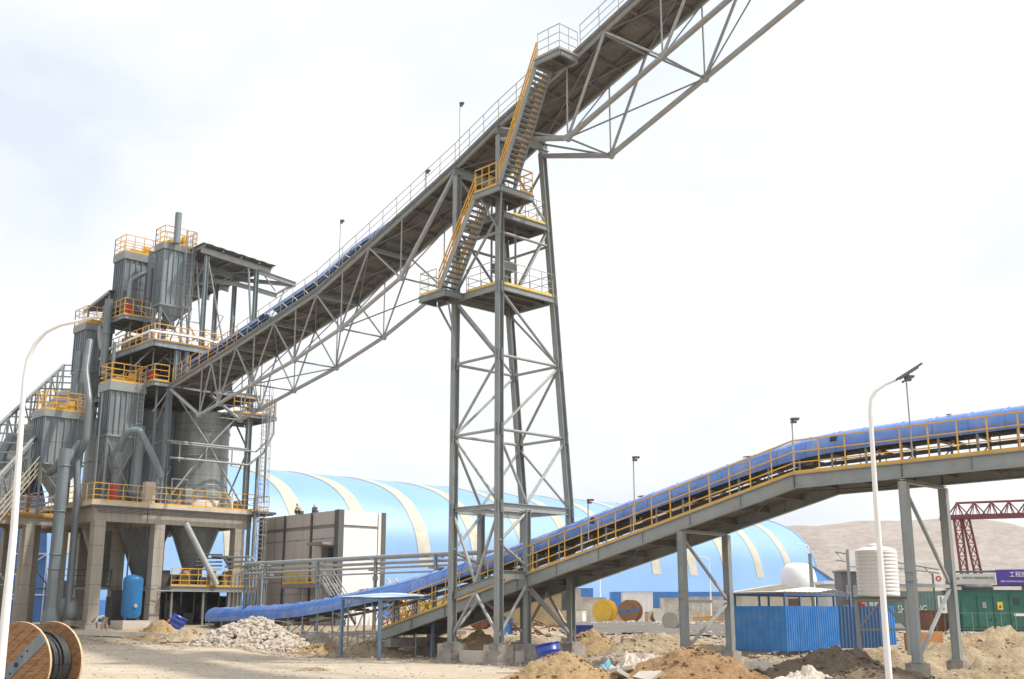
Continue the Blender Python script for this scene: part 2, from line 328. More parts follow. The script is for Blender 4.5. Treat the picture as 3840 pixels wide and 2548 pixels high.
def ground_mat(name, pal, sc=(.09, .7, 5.), bump=.6, k=.72, st=1.0):
    pal = [tuple(c*k*f for c, f in zip(p, (1.0, .975, .93))) for p in pal]
    m = bpy.data.materials.new(name); m.use_nodes = True; t = m.node_tree; b = t.nodes['Principled BSDF']
    b.inputs['Roughness'].default_value = .95; b.inputs['Specular IOR Level'].default_value = .2
    co = t.nodes.new('ShaderNodeTexCoord'); mpn = t.nodes.new('ShaderNodeMapping'); mpn.inputs['Scale'].default_value = (st, 1.0, 1); mpn.inputs['Rotation'].default_value = (0, 0, .12 if st < 1 else 0)
    t.links.new(co.outputs['Object'], mpn.inputs[0]); prev = None
    for i, s_ in enumerate(sc):
        n1 = t.nodes.new('ShaderNodeTexNoise'); n1.inputs['Scale'].default_value = s_; n1.inputs['Detail'].default_value = 8; n1.inputs['Roughness'].default_value = .62; n1.inputs['Distortion'].default_value = .4
        t.links.new(mpn.outputs[0], n1.inputs[0])
        r1 = t.nodes.new('ShaderNodeValToRGB'); r1.color_ramp.elements[0].position = .40; r1.color_ramp.elements[1].position = .60
        r1.color_ramp.elements[0].color = pal[2*i] + (1,); r1.color_ramp.elements[1].color = pal[2*i+1] + (1,)
        t.links.new(n1.outputs[0], r1.inputs[0])
        if prev is None: prev = r1.outputs[0]
        else:
            mx = t.nodes.new('ShaderNodeMix'); mx.data_type = 'RGBA'; mx.inputs[0].default_value = .5 if i == 1 else .38
            t.links.new(prev, mx.inputs[6]); t.links.new(r1.outputs[0], mx.inputs[7]); prev = mx.outputs[2]
    t.links.new(prev, b.inputs['Base Color'])
    n3 = t.nodes.new('ShaderNodeTexNoise'); n3.inputs['Scale'].default_value = 7; n3.inputs['Detail'].default_value = 10; n3.inputs['Roughness'].default_value = .7
    t.links.new(co.outputs['Object'], n3.inputs[0]); bp = t.nodes.new('ShaderNodeBump'); bp.inputs['Strength'].default_value = bump; bp.inputs['Distance'].default_value = .12
    t.links.new(n3.outputs[0], bp.inputs['Height']); t.links.new(bp.outputs[0], b.inputs['Normal']); return m
M['earth'] = ground_mat('dusty_site_earth', [(.46, .36, .245), (.66, .57, .45), (.36, .255, .16), (.64, .55, .43), (.28, .19, .12), (.68, .60, .48)], (.12, .9, 5.), .9)
M['road'] = ground_mat('pale_compacted_track', [(.54, .46, .35), (.74, .66, .54), (.44, .355, .25), (.74, .67, .55), (.44, .36, .26), (.76, .69, .58)], (.25, 1.3, 7.), .5, .72, .3)
M['asph'] = ground_mat('dusty_asphalt', [(.17, .16, .155), (.26, .24, .22), (.15, .145, .14), (.30, .28, .25), (.19, .18, .17), (.27, .25, .23)], (.12, .5, 5.), .3)
M['sand'] = ground_mat('tan_heap_soil', [(.50, .34, .17), (.60, .44, .25), (.40, .26, .13), (.62, .46, .27), (.30, .19, .09), (.66, .50, .31)], (.5, 2.2, 9.), .9)
M['sandp'] = ground_mat('pale_heap_soil', [(.52, .40, .25), (.62, .51, .35), (.42, .31, .19), (.64, .54, .39), (.34, .25, .15), (.66, .57, .42)], (.5, 2.2, 9.), .9)
M['soilb'] = ground_mat('brown_heap_soil', [(.42, .26, .13), (.55, .37, .20), (.33, .19, .09), (.56, .38, .21), (.24, .13, .06), (.58, .42, .25)], (.5, 2.2, 9.), .9)
M['soild'] = ground_mat('dark_damp_soil', [(.24, .185, .135), (.33, .26, .19), (.19, .145, .10), (.34, .27, .20), (.13, .10, .07), (.37, .30, .225)], (.5, 2.2, 9.), .9)
M['rock'] = ground_mat('pale_rubble_stone', [(.52, .44, .36), (.72, .66, .58), (.48, .41, .33), (.72, .67, .60), (.5, .43, .36), (.70, .65, .58)], (.8, 3., 12.), .4, .74)
M['hill'] = ground_mat('bare_limestone_hill', [(.44, .36, .31), (.56, .48, .42), (.30, .24, .20), (.60, .52, .46), (.20, .16, .135), (.58, .51, .45)], (.0032, .02, .11), 1.0, .66)
tag(gm.build('ground', 'earth'), kind='structure')
def sheet(name, m, pts, dz, step=1.0):   # ground sheet following the terrain inside a polygon
    xs_ = [p[0] for p in pts]; ys_ = [p[1] for p in pts]
    def inside(x, y):
        c = False; n = len(pts)
        for i in range(n):
            x1, y1 = pts[i]; x2, y2 = pts[(i+1) % n]
            if (y1 > y) != (y2 > y) and x < (x2-x1)*(y-y1)/(y2-y1)+x1: c = not c
        return c
    mb = MB(); idx = {}; 
    X0, Y0 = min(xs_), min(ys_); nx_ = int((max(xs_)-X0)/step)+2; ny_ = int((max(ys_)-Y0)/step)+2
    def vid(i, j):
        if (i, j) not in idx:
            x = X0+i*step; y = Y0+j*step
            x += .5*step*noise.noise(V(x*.7, y*.7, 5)); idx[(i, j)] = len(mb.v); mb.v.append(V(x, y, max(hgt(x, y), hgt(x+.15, y+.15), hgt(x-.15, y-.15), hgt(x+.15, y-.15), hgt(x-.15, y+.15))+dz))
        return idx[(i, j)]
    for i in range(nx_):
        for j in range(ny_):
            if inside(X0+(i+.5)*step, Y0+(j+.5)*step): mb.f.append((vid(i, j), vid(i+1, j), vid(i+1, j+1), vid(i, j+1))); mb.sm.append(True)
    return tag(mb.build(name, m), kind='structure')
sheet('dirt_road', 'road', [(-40, 34), (-3, 34), (3, 38), (1.5, 45), (-1, 51), (-6, 55.5), (-13, 60), (-19, 64), (-27, 66), (-50, 64)], .03, .45)
sheet('asphalt_road', 'asph', [(9.5, 34), (30, 34), (30, 40.3), (19, 39.6), (14, 39.2), (10.5, 37.2)], .035, .4)
sheet('asphalt_lot', 'asph', [(3, 66), (9, 61), (16, 60), (30, 74), (48, 86), (60, 108), (30, 112), (6, 108), (4, 85)], .05, 1.0)
# pale kerb and plant apron in front of the process building
ap = MB(); kz = [(-31, 71.5), (-24, 69.6), (-15, 67.6), (-8, 67.0), (-2.5, 66.2)]
for (x1, y1), (x2, y2) in zip(kz[:-1], kz[1:]):
    ap.beam(V(x1, y1, hgt(x1, y1+.5)+.10), V(x2, y2, hgt(x2, y2+.5)+.10), .35, .30)
tag(ap.build('kerb_strip', 'concl'), kind='structure')
# ---- hills far away
hm_ = MB(); hx = [(-2600+i*26) for i in range(230)]; hy = [900+j*30 for j in range(46)]
crest = [(-2600, 40), (-600, 60), (100, 70), (250, 88), (333, 98), (368, 97), (414, 103), (485, 102), (530, 108), (575, 103), (619, 92), (680, 84), (800, 70), (1000, 95), (1400, 110), (3400, 120)]
for y in hy:
    for x in hx:
        c = interp(crest, x*1400/y if y > 1400 else x); f = sst(900, 1400, y); ridge = c*(f + .15*sst(1400, 2200, y))
        z = 2 + ridge*1.035*(1 + .22*(noise.noise(V(x*.006, y*.004, 0)))*(1-f*.75)) + 9*f*(1-f)*fbm(x, y, .012, 5)*2 + (6*fbm(x, y, .022, 5) + 2.5*fbm(x, y, .08, 3))*f*(1.25-f) - 13*f*(1-f)*abs(noise.noise(V(x*.011, y*.003, 2)))*2
        hm_.v.append(V(x, y, z if y > 905 else -3))
n_ = len(hx); hm_.f = [(j*n_+i, j*n_+i+1, (j+1)*n_+i+1, (j+1)*n_+i) for j in range(len(hy)-1) for i in range(n_-1)]; hm_.sm = [True]*len(hm_.f)
tag(hm_.build('hills', 'hill'), kind='structure')
# ---- stones
PHI = (1+5**.5)/2
ICO = [V(*p).normalized() for p in [(-1, PHI, 0), (1, PHI, 0), (-1, -PHI, 0), (1, -PHI, 0), (0, -1, PHI), (0, 1, PHI), (0, -1, -PHI), (0, 1, -PHI), (PHI, 0, -1), (PHI, 0, 1), (-PHI, 0, -1), (-PHI, 0, 1)]]
ICF = [(0, 11, 5), (0, 5, 1), (0, 1, 7), (0, 7, 10), (0, 10, 11), (1, 5, 9), (5, 11, 4), (11, 10, 2), (10, 7, 6), (7, 1, 8), (3, 9, 4), (3, 4, 2), (3, 2, 6), (3, 6, 8), (3, 8, 9), (4, 9, 5), (2, 4, 11), (6, 2, 10), (8, 6, 7), (9, 8, 1)]
def rock(mb, c, r, rng, flat=.7):
    rot = Matrix.Rotation(rng.uniform(0, 6.3), 3, 'Z') @ Matrix.Rotation(rng.uniform(-.9, .9), 3, 'X'); sc = V(rng.uniform(.7, 1.4), rng.uniform(.6, 1.1), rng.uniform(.45, 1)*flat)
    mb.add([Vector(c) + rot @ V(*(a*b*r*rng.uniform(.75, 1.15) for a, b in zip(p, sc))) for p in ICO], ICF)
rng = random.Random(3); gv = MB()
for k in range(9500):
    u_ = rng.random()
    if u_ < .45: x, y = rng.uniform(3, 26), rng.uniform(40, 64)
    elif u_ < .75: x, y = rng.uniform(-14, 6), rng.uniform(37, 66)
    else: x, y = rng.uniform(-26, -8), rng.uniform(38, 71)
    road = x < 1 and y < 60 and not (y > 56 and x > -5)
    r = rng.choice((.03, .04, .05, .06, .09)) * (rng.random()*.7+.5) * (.75 if road else 1.25)
    if rng.random() < .03 and not road: r *= 2.6
    rock(gv, (x, y, hgt(x, y)+.03+r*.2), r, rng)
for k in range(1200):
    x, y = rng.uniform(6, 60), rng.uniform(80, 125); rock(gv, (x, y, hgt(x, y)+r*.3), rng.uniform(.06, .3)*rng.random()+.05, rng)
tag(gv.build('loose_stones', 'rock'), 'loose stones and grit scattered over the dusty ground', 'stones', kind='stuff')
def heap(name, m, x, y, rx, ry, h, label, seed=0, rot=0, lump=.25, n=46, cat='soil heap', sharp=1.0):
    rng = random.Random(seed); mb = MB(); c, s_ = math.cos(rot), math.sin(rot); z0 = hgt(x, y)
    pts = []
    for j in range(n+1):
        for i in range(n+1):
            a = -1+2*i/n; b = -1+2*j/n; d = math.hypot(a, b); X = x + (a*rx*c - b*ry*s_); Y = y + (a*rx*s_ + b*ry*c)
            prof = max(0, 1-d)**sharp*(1 if d < 1 else 0); prof = prof*prof*(3-2*prof)*.6 + .4*max(0, 1-d)
            zz = h*prof*(1 + lump*1.4*noise.fractal(V(X*.9+seed, Y*.9, seed), .8, 2, 4)) + (.10*lump/.25*noise.fractal(V(X*2.6, Y*2.6, seed+3.), .8, 2, 4) if prof > 0.02 else 0)
            pts.append(V(X, Y, hgt(X, Y) + zz*1 - (.12 if prof < .03 else 0)))
    mb.v = pts; mb.f = [(j*(n+1)+i, j*(n+1)+i+1, (j+1)*(n+1)+i+1, (j+1)*(n+1)+i) for j in range(n) for i in range(n)]; mb.sm = [True]*len(mb.f)
    for k in range(150):
        a = rng.uniform(0, 6.28); d = rng.uniform(.1, 1.05); X = x + math.cos(a)*d*rx; Y = y+math.sin(a)*d*ry; r = rng.uniform(.03, .11)
        pr = max(0, 1-d); pr = (pr**sharp)**2*(3-2*pr**sharp)*.6+.4*pr
        if rot == 0: rock(mb, (X, Y, hgt(X, Y)+h*pr+.02), r, rng)
    return tag(mb.build(name, m), label, cat, 'heaps of excavated soil')
# ================================================================ HIGH GALLERY (belt conveyor on a tubular truss)
DP = [(-29.6, 17.16), (-21.2, 18.61), (-12.4, 20.29), (-7.4, 21.96), (-.17, 24.45), (3.11, 25.76), (8.3, 27.5), (12.3, 28.93), (20, 31.6), (27, 34.0)]
dz = lambda s: interp(DP, s)
W1 = 3.0
gal = thing('inclined_conveyor_gallery', 'long grey truss gallery climbing from the silo plant to the top edge of the photo', 'conveyor gallery', G(-29.6, 0, 17.16))
ss = [-29.6 + i*.7 for i in range(81)]
mb = MB()
for a, b in zip(ss[:-1], ss[1:]):
    for t0 in (0.05, 1.02, 1.99):
        j = .012*((int(a*10) + int(t0*7)) % 3)
        mb.hexa([G(a+.01, t0, dz(a+.01)+.20+j), G(b-.01, t0, dz(b)+.20+j), G(b-.01, t0+.97, dz(b)+.20+j), G(a+.01, t0+.97, dz(a+.01)+.20+j)] + [G(a+.01, t0, dz(a)+.25+j), G(b-.01, t0, dz(b)+.25+j), G(b-.01, t0+.97, dz(b)+.25+j), G(a+.01, t0+.97, dz(a)+.25+j)])
mb.build('deck_plate', 'deck', gal)
mb = MB()
kn = [p[0] for p in DP]
for t in (0, W1):
    for a, b in zip(DP[:-1], DP[1:]): mb.ibeam(G(a[0], t, a[1]+.12), G(b[0], t, b[1]+.12), .14, .30)
mb.build('edge_girder', 'steel2', gal)
mb = MB()
s = -29
while s < 27:
    mb.ibeam(G(s, .08, dz(s)+.09), G(s, W1-.08, dz(s)+.09), .09, .18); s += 1.4
for t in (.75, 2.25):
    for a, b in zip(DP[:-1], DP[1:]): mb.beam(G(a[0], t, a[1]+.13), G(b[0], t, b[1]+.13), .07, .1)
mb.build('floor_joist', 'deck', gal)
# trusses: bottom nodes / top nodes of the two spans
span1_b = [(-25.42, 14.83), (-23.0, 15.25), (-19.05, 15.94), (-14.51, 16.71), (-9.86, 17.8), (-4.52, 19.62)]
span1_t = [-29.6, -24.2, -21.2, -16.9, -12.4, -7.4, -.17]
span2_b = [(7.8, 23.71), (13.5, 25.7), (19.2, 27.7), (25, 29.7)]
span2_t = [3.11, 10.2, 16.2, 22.0, 27]
for side, t in (('near', 0), ('far', W1)):
    for bn, tn, endfirst, endlast in ((span1_b, span1_t, (-29.6, 17.1), (-.17, 24.3)), (span2_b, span2_t, (3.11, 25.1), None)):
        ch = MB(); br = MB(); pl = [endfirst] + bn + ([endlast] if endlast else [])
        for a, b in zip(pl[:-1], pl[1:]): ch.tube([G(a[0], t, a[1]), G(b[0], t, b[1])], .115 if bn is span1_b else .135, 10)
        for p in bn:
            ch.lathe(G(p[0], t, p[1])-N*.12, [(.17, 0), (.17, .24)], 10, N, True, True)
            br.tube([G(p[0], t, p[1]), G(p[0], t, dz(p[0]))], .045, 6)
            lo = [x for x in tn if x < p[0]-.3]; hi = [x for x in tn if x > p[0]+.3]
            if lo: br.tube([G(p[0], t, p[1]), G(lo[-1], t, dz(lo[-1]))], .06, 6)
            if hi: br.tube([G(p[0], t, p[1]), G(hi[0], t, dz(hi[0]))], .075 if bn is span2_b else .06, 6)
        ch.build('bottom_chord', 'steel2', gal); br.build('truss_web', 'steel2', gal)
lat = MB()
for bn in (span1_b, span2_b):
    for p in bn: lat.tube([G(p[0], 0, p[1]), G(p[0], W1, p[1])], .05, 6); lat.tube([G(p[0], 0, p[1]), G(p[0], W1, dz(p[0]))], .035, 6)
    for k, (p, q) in enumerate(zip(bn[:-1], bn[1:])): lat.tube([G(p[0], (k % 2)*W1, p[1]), G(q[0], (1-k % 2)*W1, q[1])], .04, 6)
tl = sorted(set(span1_t + span2_t))
for k, (a, b) in enumerate(zip(tl[:-1], tl[1:])):
    lat.tube([G(a, 0, dz(a)-.03), G(b, W1, dz(b)-.03)], .03, 5); lat.tube([G(a, W1, dz(a)-.05), G(b, 0, dz(b)-.05)], .03, 5)
    lat.ibeam(G(b, .08, dz(b)-.02), G(b, W1-.08, dz(b)-.02), .14, .24)
lat.build('lateral_bracing', 'steel', gal)
mb = MB()   # belt cover sheets, in short bays
s = -29.2; k = 0
while s < 26:
    L = 1.12
    if k in (9, 21): s += .6; k += 1; continue
    r_ = .50; c_ = []
    for x in (s, s+L-.05):
        for i in range(9): 
            a = math.pi*i/8; c_.append(G(x, .80 + math.cos(a)*r_*1.05, dz(x)+1.10-.58*sst(-10, -5, x) + math.sin(a)*r_))
    mb.add(c_, [(i, i+1, 10+i, 9+i) for i in range(8)], True); s += L; k += 1
mb.build('belt_cover', 'hood', gal)
mb = MB()
s = -29
while s < 26:
    for t in (.62, 1.68): mb.beam(G(s, t, dz(s)+.22), G(s, t, dz(s)+.62), .06, .06)
    mb.beam(G(s, .55, dz(s)+.45), G(s, 1.75, dz(s)+.45), .08, .08); s += 1.2
for a, b in zip(DP[:-1], DP[1:]):
    for t in (.62, 1.68): mb.beam(G(a[0], t, a[1]+.52), G(b[0], t, b[1]+.52), .07, .14)
    mb.hexa([G(x, t, interp(DP, x)+zz) for zz in (.60, .63) for (x, t) in ((a[0], .7), (b[0], .7), (b[0], 1.6), (a[0], 1.6))])
mb.build('belt_and_idler_frame', 'dark', gal)
for t in (-.02, W1+.02):
    pts = [(-29.4, dz(-29.4)+.27)] + [(p[0], p[1]+.27) for p in DP[1:]]
    if t < 0:
        i8 = [p for p in pts if p[0] < 6.9] + [(6.95, dz(6.95)+.27)]; i9 = [p for p in i8 if p[0] < -20.9]; railing(gal, [G(a, t, b) for a, b in i9], sp=1.25, r=.016); i8 = i9[-1:] + [p for p in i8 if p[0] > -20.9]; railing(gal, [G(a, t, b) for a, b in i8], 'railpale', sp=1.25, r=.012, h=1.2, pw=.035, toem='steel')
        railing(gal, [G(a, t, b) for a, b in [(8.7, dz(8.7)+.27)] + [p for p in pts if p[0] > 9]], 'railpale', sp=1.25, r=.012, h=1.2, pw=.035, toem='steel')
    else: railing(gal, [G(a, t, b) for a, b in pts], 'railpale', sp=1.4, r=.012, h=1.2, pw=.035)
mb = MB()
for a, b in zip(DP[:-1], DP[1:]): mb.tube([G(a[0], -.14, a[1]+.30), G(b[0], -.14, b[1]+.30)], .035, 6); mb.tube([G(a[0], -.13, a[1]+.2), G(b[0], -.13, b[1]+.2)], .025, 6)
mb.build('cable_conduit', 'steelblue', gal)

# ================================================================ TRESTLE TOWER
Lu = 3.19
ZL = [('G', .95), ('L4', 7.08), ('L3', 10.64), ('L2', 14.19), ('P1', 17.65), ('T', 24.2)]
wz = lambda z: interp([(.95, 4.72), (7.08, 4.70), (10.64, 4.40), (14.19, 3.985), (17.65, 3.64), (24.2, 3.05)], z)
tow = thing('trestle_tower', 'tall grey steel trestle tower with platforms and stairs holding up the high gallery', 'trestle tower', G(1.6, 2.3, 0))
def leg(sx, far, ztop):
    mb = MB(); t0, t1, t2 = (4.72, 4.70, wz(ztop)) if far else (0, 0, 0)
    P = [G(sx, t0, .95), G(sx, t1, 7.08), G(sx, t2, ztop)]
    for a, b in zip(P[:-1], P[1:]): mb.ibeam(a, b, .30, .32, N, .035, .03)
    mb.box(P[0], .55, .55, .05, U, N)
    for dx in (-1, 1): mb.poly([P[0]+U*dx*.12, P[0]+U*dx*.3, P[0]+U*dx*.12+V(0, 0, .6)], .02, N)
    return mb.build('leg', 'steel', tow)
legs = [leg(0, False, 24.15), leg(Lu, False, 25.3), leg(Lu, True, 25.2), leg(0, True, 24.1)]
mb = MB()
tfun = lambda f, z: wz(z) if f else 0
cr4 = lambda i, z: G((0, Lu, Lu, 0)[i], (0, 0, wz(z), wz(z))[i], z)
for z in (10.64, 14.19, 20.3):
    for i in range(4): mb = MB(); mb.tube([cr4(i, z), cr4((i+1) % 4, z)], .075, 8); mb.build('horizontal_strut', 'steel2', tow)
for i in range(4): mb = MB(); mb.ibeam(cr4(i, 7.08), cr4((i+1) % 4, 7.08), .2, .34 if i % 2 else .22); mb.build('horizontal_strut', 'steel2', tow)
r = .07
def brace(P, Q_, r_=.07): mb = MB(); mb.tube([P, Q_], r_, 8); mb.build('diagonal_brace', 'steel2', tow)
D_ = [(0, 17.4, 1, 14.19), (1, 17.4, 2, 14.19), (3, 17.4, 2, 14.19), (0, 17.2, 3, 14.19),
      (1, 14.1, 0, 10.64), (3, 14.1, 0, 10.64), (2, 14.1, 1, 10.64), (2, 14.1, 3, 10.64)]
for i, za, j, zb in D_: brace(cr4(i, za), cr4(j, zb))
fmid = .38
E_ = lambda z, f=fmid: G(Lu, wz(z)*f, z); F_ = lambda z, f=fmid: G(0, wz(z)*f, z)
for P, Q_ in ((cr4(0, 10.55), cr4(1, 7.2)), (cr4(1, 10.4), E_(7.3)), (cr4(2, 10.5), E_(7.3)), (cr4(3, 10.4), cr4(2, 7.2)), (cr4(0, 10.4), F_(7.3)), (cr4(3, 10.4), F_(7.3))): brace(P, Q_)
# upper storeys
for P, Q_ in ((cr4(0, 17.8), cr4(1, 21.3)), (cr4(3, 17.8), cr4(0, 21.3)), (cr4(3, 17.9), cr4(2, 21.2)), (cr4(2, 21.4), cr4(1, 24.6)), (cr4(2, 21.1), G(Lu-.2, 1.5, 17.8)), (cr4(3, 21.4), cr4(2, 24.4)), (cr4(0, 24.0), cr4(3, 21.5))): brace(P, Q_)
# lower storey around the belt passage
for P, Q_ in ((cr4(0, 6.9), G(1.6, 0, 3.7)), (cr4(1, 6.9), G(1.6, 0, 3.7)), (cr4(0, 1.3), G(1.6, 0, 3.2)), (cr4(1, 1.3), G(1.6, 0, 3.2)),
              (F_(6.9), G(0, .05, 5.2)), (F_(4.6), G(0, .05, 5.1)), (E_(6.9), G(Lu, .05, 5.5)), (E_(4.4), G(Lu, .05, 5.4)), (E_(3.6), cr4(1, 1.3)), (E_(3.6), cr4(2, 1.3)), (E_(3.4, .38)+U*0, cr4(2, 1.25)),
              (F_(3.0), cr4(0, 1.3)), (F_(3.0), cr4(3, 1.3)), (G(1.6, 4.7, 3.3), cr4(2, 1.3)), (G(1.6, 4.7, 3.3), cr4(3, 1.3))): brace(P, Q_, .075)
mb = MB()
mb.ibeam(E_(7.0), E_(3.95), .26, .28, N); mb.ibeam(F_(7.0), F_(3.3), .26, .28, N); mb.ibeam(E_(3.9), E_(.95), .26, .28, N)
mb.ibeam(cr4(1, 4.0), E_(4.0), .16, .38); mb.ibeam(cr4(0, 3.1), cr4(1, 3.85), .14, .36)
mb.build('inner_column', 'steel', tow)
for z in (10.64, 14.19, 7.08, 17.5):
    for i in range(4): mb = MB(); mb.box(cr4(i, z-.3) , .44, .03, .6, U, N); mb.box(cr4(i, z-.29), .03, .44, .58, U, N); mb.build('gusset_plate', 'steel', tow)
def platform(root, s0, s1, t0, t1, z, hole=None, th=.30, m='steel', joist=.9, plate='deck'):
    mb = MB(); c = [G(s0, t0, z-th/2), G(s1, t0, z-th/2), G(s1, t1, z-th/2), G(s0, t1, z-th/2)]
    mb.ibeam(c[0], c[1], .12, th); mb.ibeam(c[2], c[3], .12, th); mb.ibeam(c[1]+N*.06, c[2]-N*.06, .12, th-.01); mb.ibeam(c[3]-N*.06, c[0]+N*.06, .12, th-.01); mb.build('platform_frame', m, root)
    mb = MB(); k = s0+joist
    while k < s1-.2: mb.ibeam(G(k, t0+.07, z-.13), G(k, t1-.07, z-.13), .09, .18); k += joist
    rect = [(s0+.02, s1-.02, t0+.02, t1-.02)]
    if hole:
        a, b, c_, d = hole; rect = [(s0+.02, a, t0+.02, t1-.02), (b, s1-.02, t0+.02, t1-.02), (a, b, t0+.02, c_), (a, b, d, t1-.02)]
    for a, b, c_, d in rect: mb.hexa([G(x, y, zz) for zz in (z+.003, z+.03) for x, y in ((a, c_), (b, c_), (b, d), (a, d))])
    mb.build('floor_plate', plate, root)
platform(tow, -.12, Lu+.12, -.12, wz(17.65)+.1, 17.65, hole=(1.3, 2.0, 1.2, 1.9))
platform(tow, -1.25, .75, -1.35, -.13, 17.63)
platform(tow, .3, Lu+.1, .1, 3.35, 21.35)
platform(tow, 2.75, 4.6, -1.3, .95, 22.0)
platform(tow, 7.0, 8.65, -1.35, -.15, 27.45)
zf = 17.68
railing(tow, [G(Lu+.1, .2, zf), G(Lu+.1, wz(zf), zf), G(-.1, wz(zf), zf), G(-.1, .9, zf)], 'railpale', sp=.9, r=.013, pw=.035, toem='yellow')
railing(tow, [G(.9, -.1, zf), G(Lu-.2, -.1, zf)], 'railpale', sp=.9, r=.013, pw=.035, toem='yellow')
railing(tow, [G(-.2, -.15, zf), G(-1.22, -.15, zf), G(-1.22, -1.32, zf), G(.05, -1.32, zf)], 'railpale', sp=.8, r=.015, pw=.035, toem='yellow')
railing(tow, [G(2.8, -1.27, 22.03), G(4.3, -1.27, 22.03)], sp=.5); railing(tow, [G(2.85, .9, 22.03), G(2.85, -.3, 22.03)], sp=.6)
railing(tow, [G(4.55, .1, 22.03), G(4.55, .9, 22.03), G(3.4, .9, 22.03)], sp=.6)
railing(tow, [G(Lu+.05, .9, 21.38), G(Lu+.05, 3.3, 21.38), G(.4, 3.3, 21.38), G(.4, .3, 21.38)], 'railpale', sp=.8, r=.013, pw=.035, toem='yellow')
railing(tow, [G(7.2, -1.33, 27.48), G(8.62, -1.33, 27.48), G(8.62, -.1, 27.48)], 'railpale', sp=.65, r=.013, h=1.25, pw=.03)
def stair(root, p0, p1, w_, wdir, m='steel', railm='orange', name='stair_flight', sp=.22):
    p0, p1 = Vector(p0), Vector(p1); wd = Vector(wdir).normalized(); L = (p1-p0)
    st = MB()
    for k in (0, w_): st.beam(p0+wd*k, p1+wd*k, .05, .24)
    o = st.build('stair_stringer', m, root)
    st = MB(); n = max(3, int(abs(L.z)/sp)); hd = V(L.x, L.y, 0).normalized()
    for i in range(1, n):
        c = lerp(p0, p1, i/n); st.hexa([c+wd*.03-hd*.12, c+wd*.03+hd*.12, c+wd*(w_-.03)+hd*.12, c+wd*(w_-.03)-hd*.12] + [x+V(0, 0, .035) for x in (c+wd*.03-hd*.12, c+wd*.03+hd*.12, c+wd*(w_-.03)+hd*.12, c+wd*(w_-.03)-hd*.12)])
    st.build('stair_tread', m, root)
    st = MB()
    for k in (0, w_):
        a, b = p0+wd*k, p1+wd*k; nn = max(2, int(L.length/1.0))
        for i in range(nn+1): q = lerp(a, b, i/nn); st.beam(q, q+V(0, 0, 1.0), .04, .04)
        for hh in (.33, .66, 1.0): st.beam(a+V(0, 0, hh), b+V(0, 0, hh), .055, .055)
    st.build('stair_handrail', railm, root)
stair(tow, G(.15, -1.25, 17.68), G(2.85, -1.25, 21.95), .98, N)
stair(tow, G(4.5, -1.25, 22.03), G(7.05, -1.25, 27.4), .98, N)
mb = MB()
for s_, t_ in ((1.2, 1.3), (1.2, 2.1), (2.1, 1.3), (2.1, 2.1)): mb.beam(G(s_, t_, 17.7), G(s_, t_, 24.0), .11, .11)
mb.box(G(1.65, 1.7, 18.9), .9, .7, .5, U, N)
mb.build('take_up_guide', 'steel', tow)
mb = MB(); mb.tube([G(0.1, -.6, 17.3), G(0.02, 0, 15.2)], .05, 6); mb.tube([G(-1.1, -.2, 17.35), G(-.02, -.02, 15.6)], .06, 6); mb.tube([G(.05, 3.7, 17.3), G(0, 3.95, 15.2)], .05, 6)
mb.tube([G(3.2, .1, 24.9), G(2.9, .3, 22.2)], .09, 8); mb.tube([G(4.4, -1.0, 21.85), G(Lu, 0, 20.1)], .05, 6); mb.tube([G(3.0, -1.2, 21.85), G(Lu, 0, 20.3)], .05, 6)
mb.build('platform_bracket', 'steel2', tow)
# saddle beams carrying the gallery
mb = MB()
for s_ in (0, Lu):
    z_ = dz(s_)-.22; mb.ibeam(G(s_, -.25, z_), G(s_, W1+.35, z_), .26, .4)
    mb.poly([G(s_, W1-.35, z_-.2), G(s_, W1+.35, z_-.2), G(s_, W1+.14, z_-1.1), G(s_, W1-.06, z_-1.1)], .03, U)
mb.build('saddle_beam', 'steel', tow)
footings = []
def footing(name, c, sx, sy, z0, z1, label, m='concd', ax=U, ay=N, group=None, step=True):
    mb = MB(); c = Vector(c)
    mb.box(V(c.x, c.y, z0), sx, sy, z1-z0-.0, ax, ay)
    if step: mb.box(V(c.x, c.y, z0-.05), sx*1.5, sy*1.5, (z1-z0)*.35, ax, ay)
    o = single(mb, name, m, label, 'footing', group, loc=(c.x, c.y, z0)); return o
for lab, (s_, t_) in (('left', (0, 0)), ('nearest', (Lu, 0)), ('right', (Lu, 4.72)), ('rearmost', (0, 4.72))):
    footing('concrete_footing', G(s_, t_, 0), .95, .95, -.15, .93, 'stained concrete block under the %s leg of the tall trestle tower' % lab, group='footings of the tall tower')
footing('concrete_footing', E_(0), .8, .8, -.15, .93, 'concrete block under the inner column of the tall trestle tower', group='footings of the tall tower')
for k, (a, b, lab) in enumerate((((.6, .1), (2.3, .1), 'between the left and nearest tower footings'), ((Lu+.05, .8), (Lu+.05, 3.2), 'between the nearest and right tower footings'))):
    mb = MB(); P, Q_ = G(*a, 0), G(*b, 0); mb.beam(P+V(0, 0, .33), Q_+V(0, 0, .33), .35, .62); single(mb, 'concrete_plinth', 'concl', 'low grey concrete beam ' + lab, 'plinth', loc=(P.x, P.y, 0))

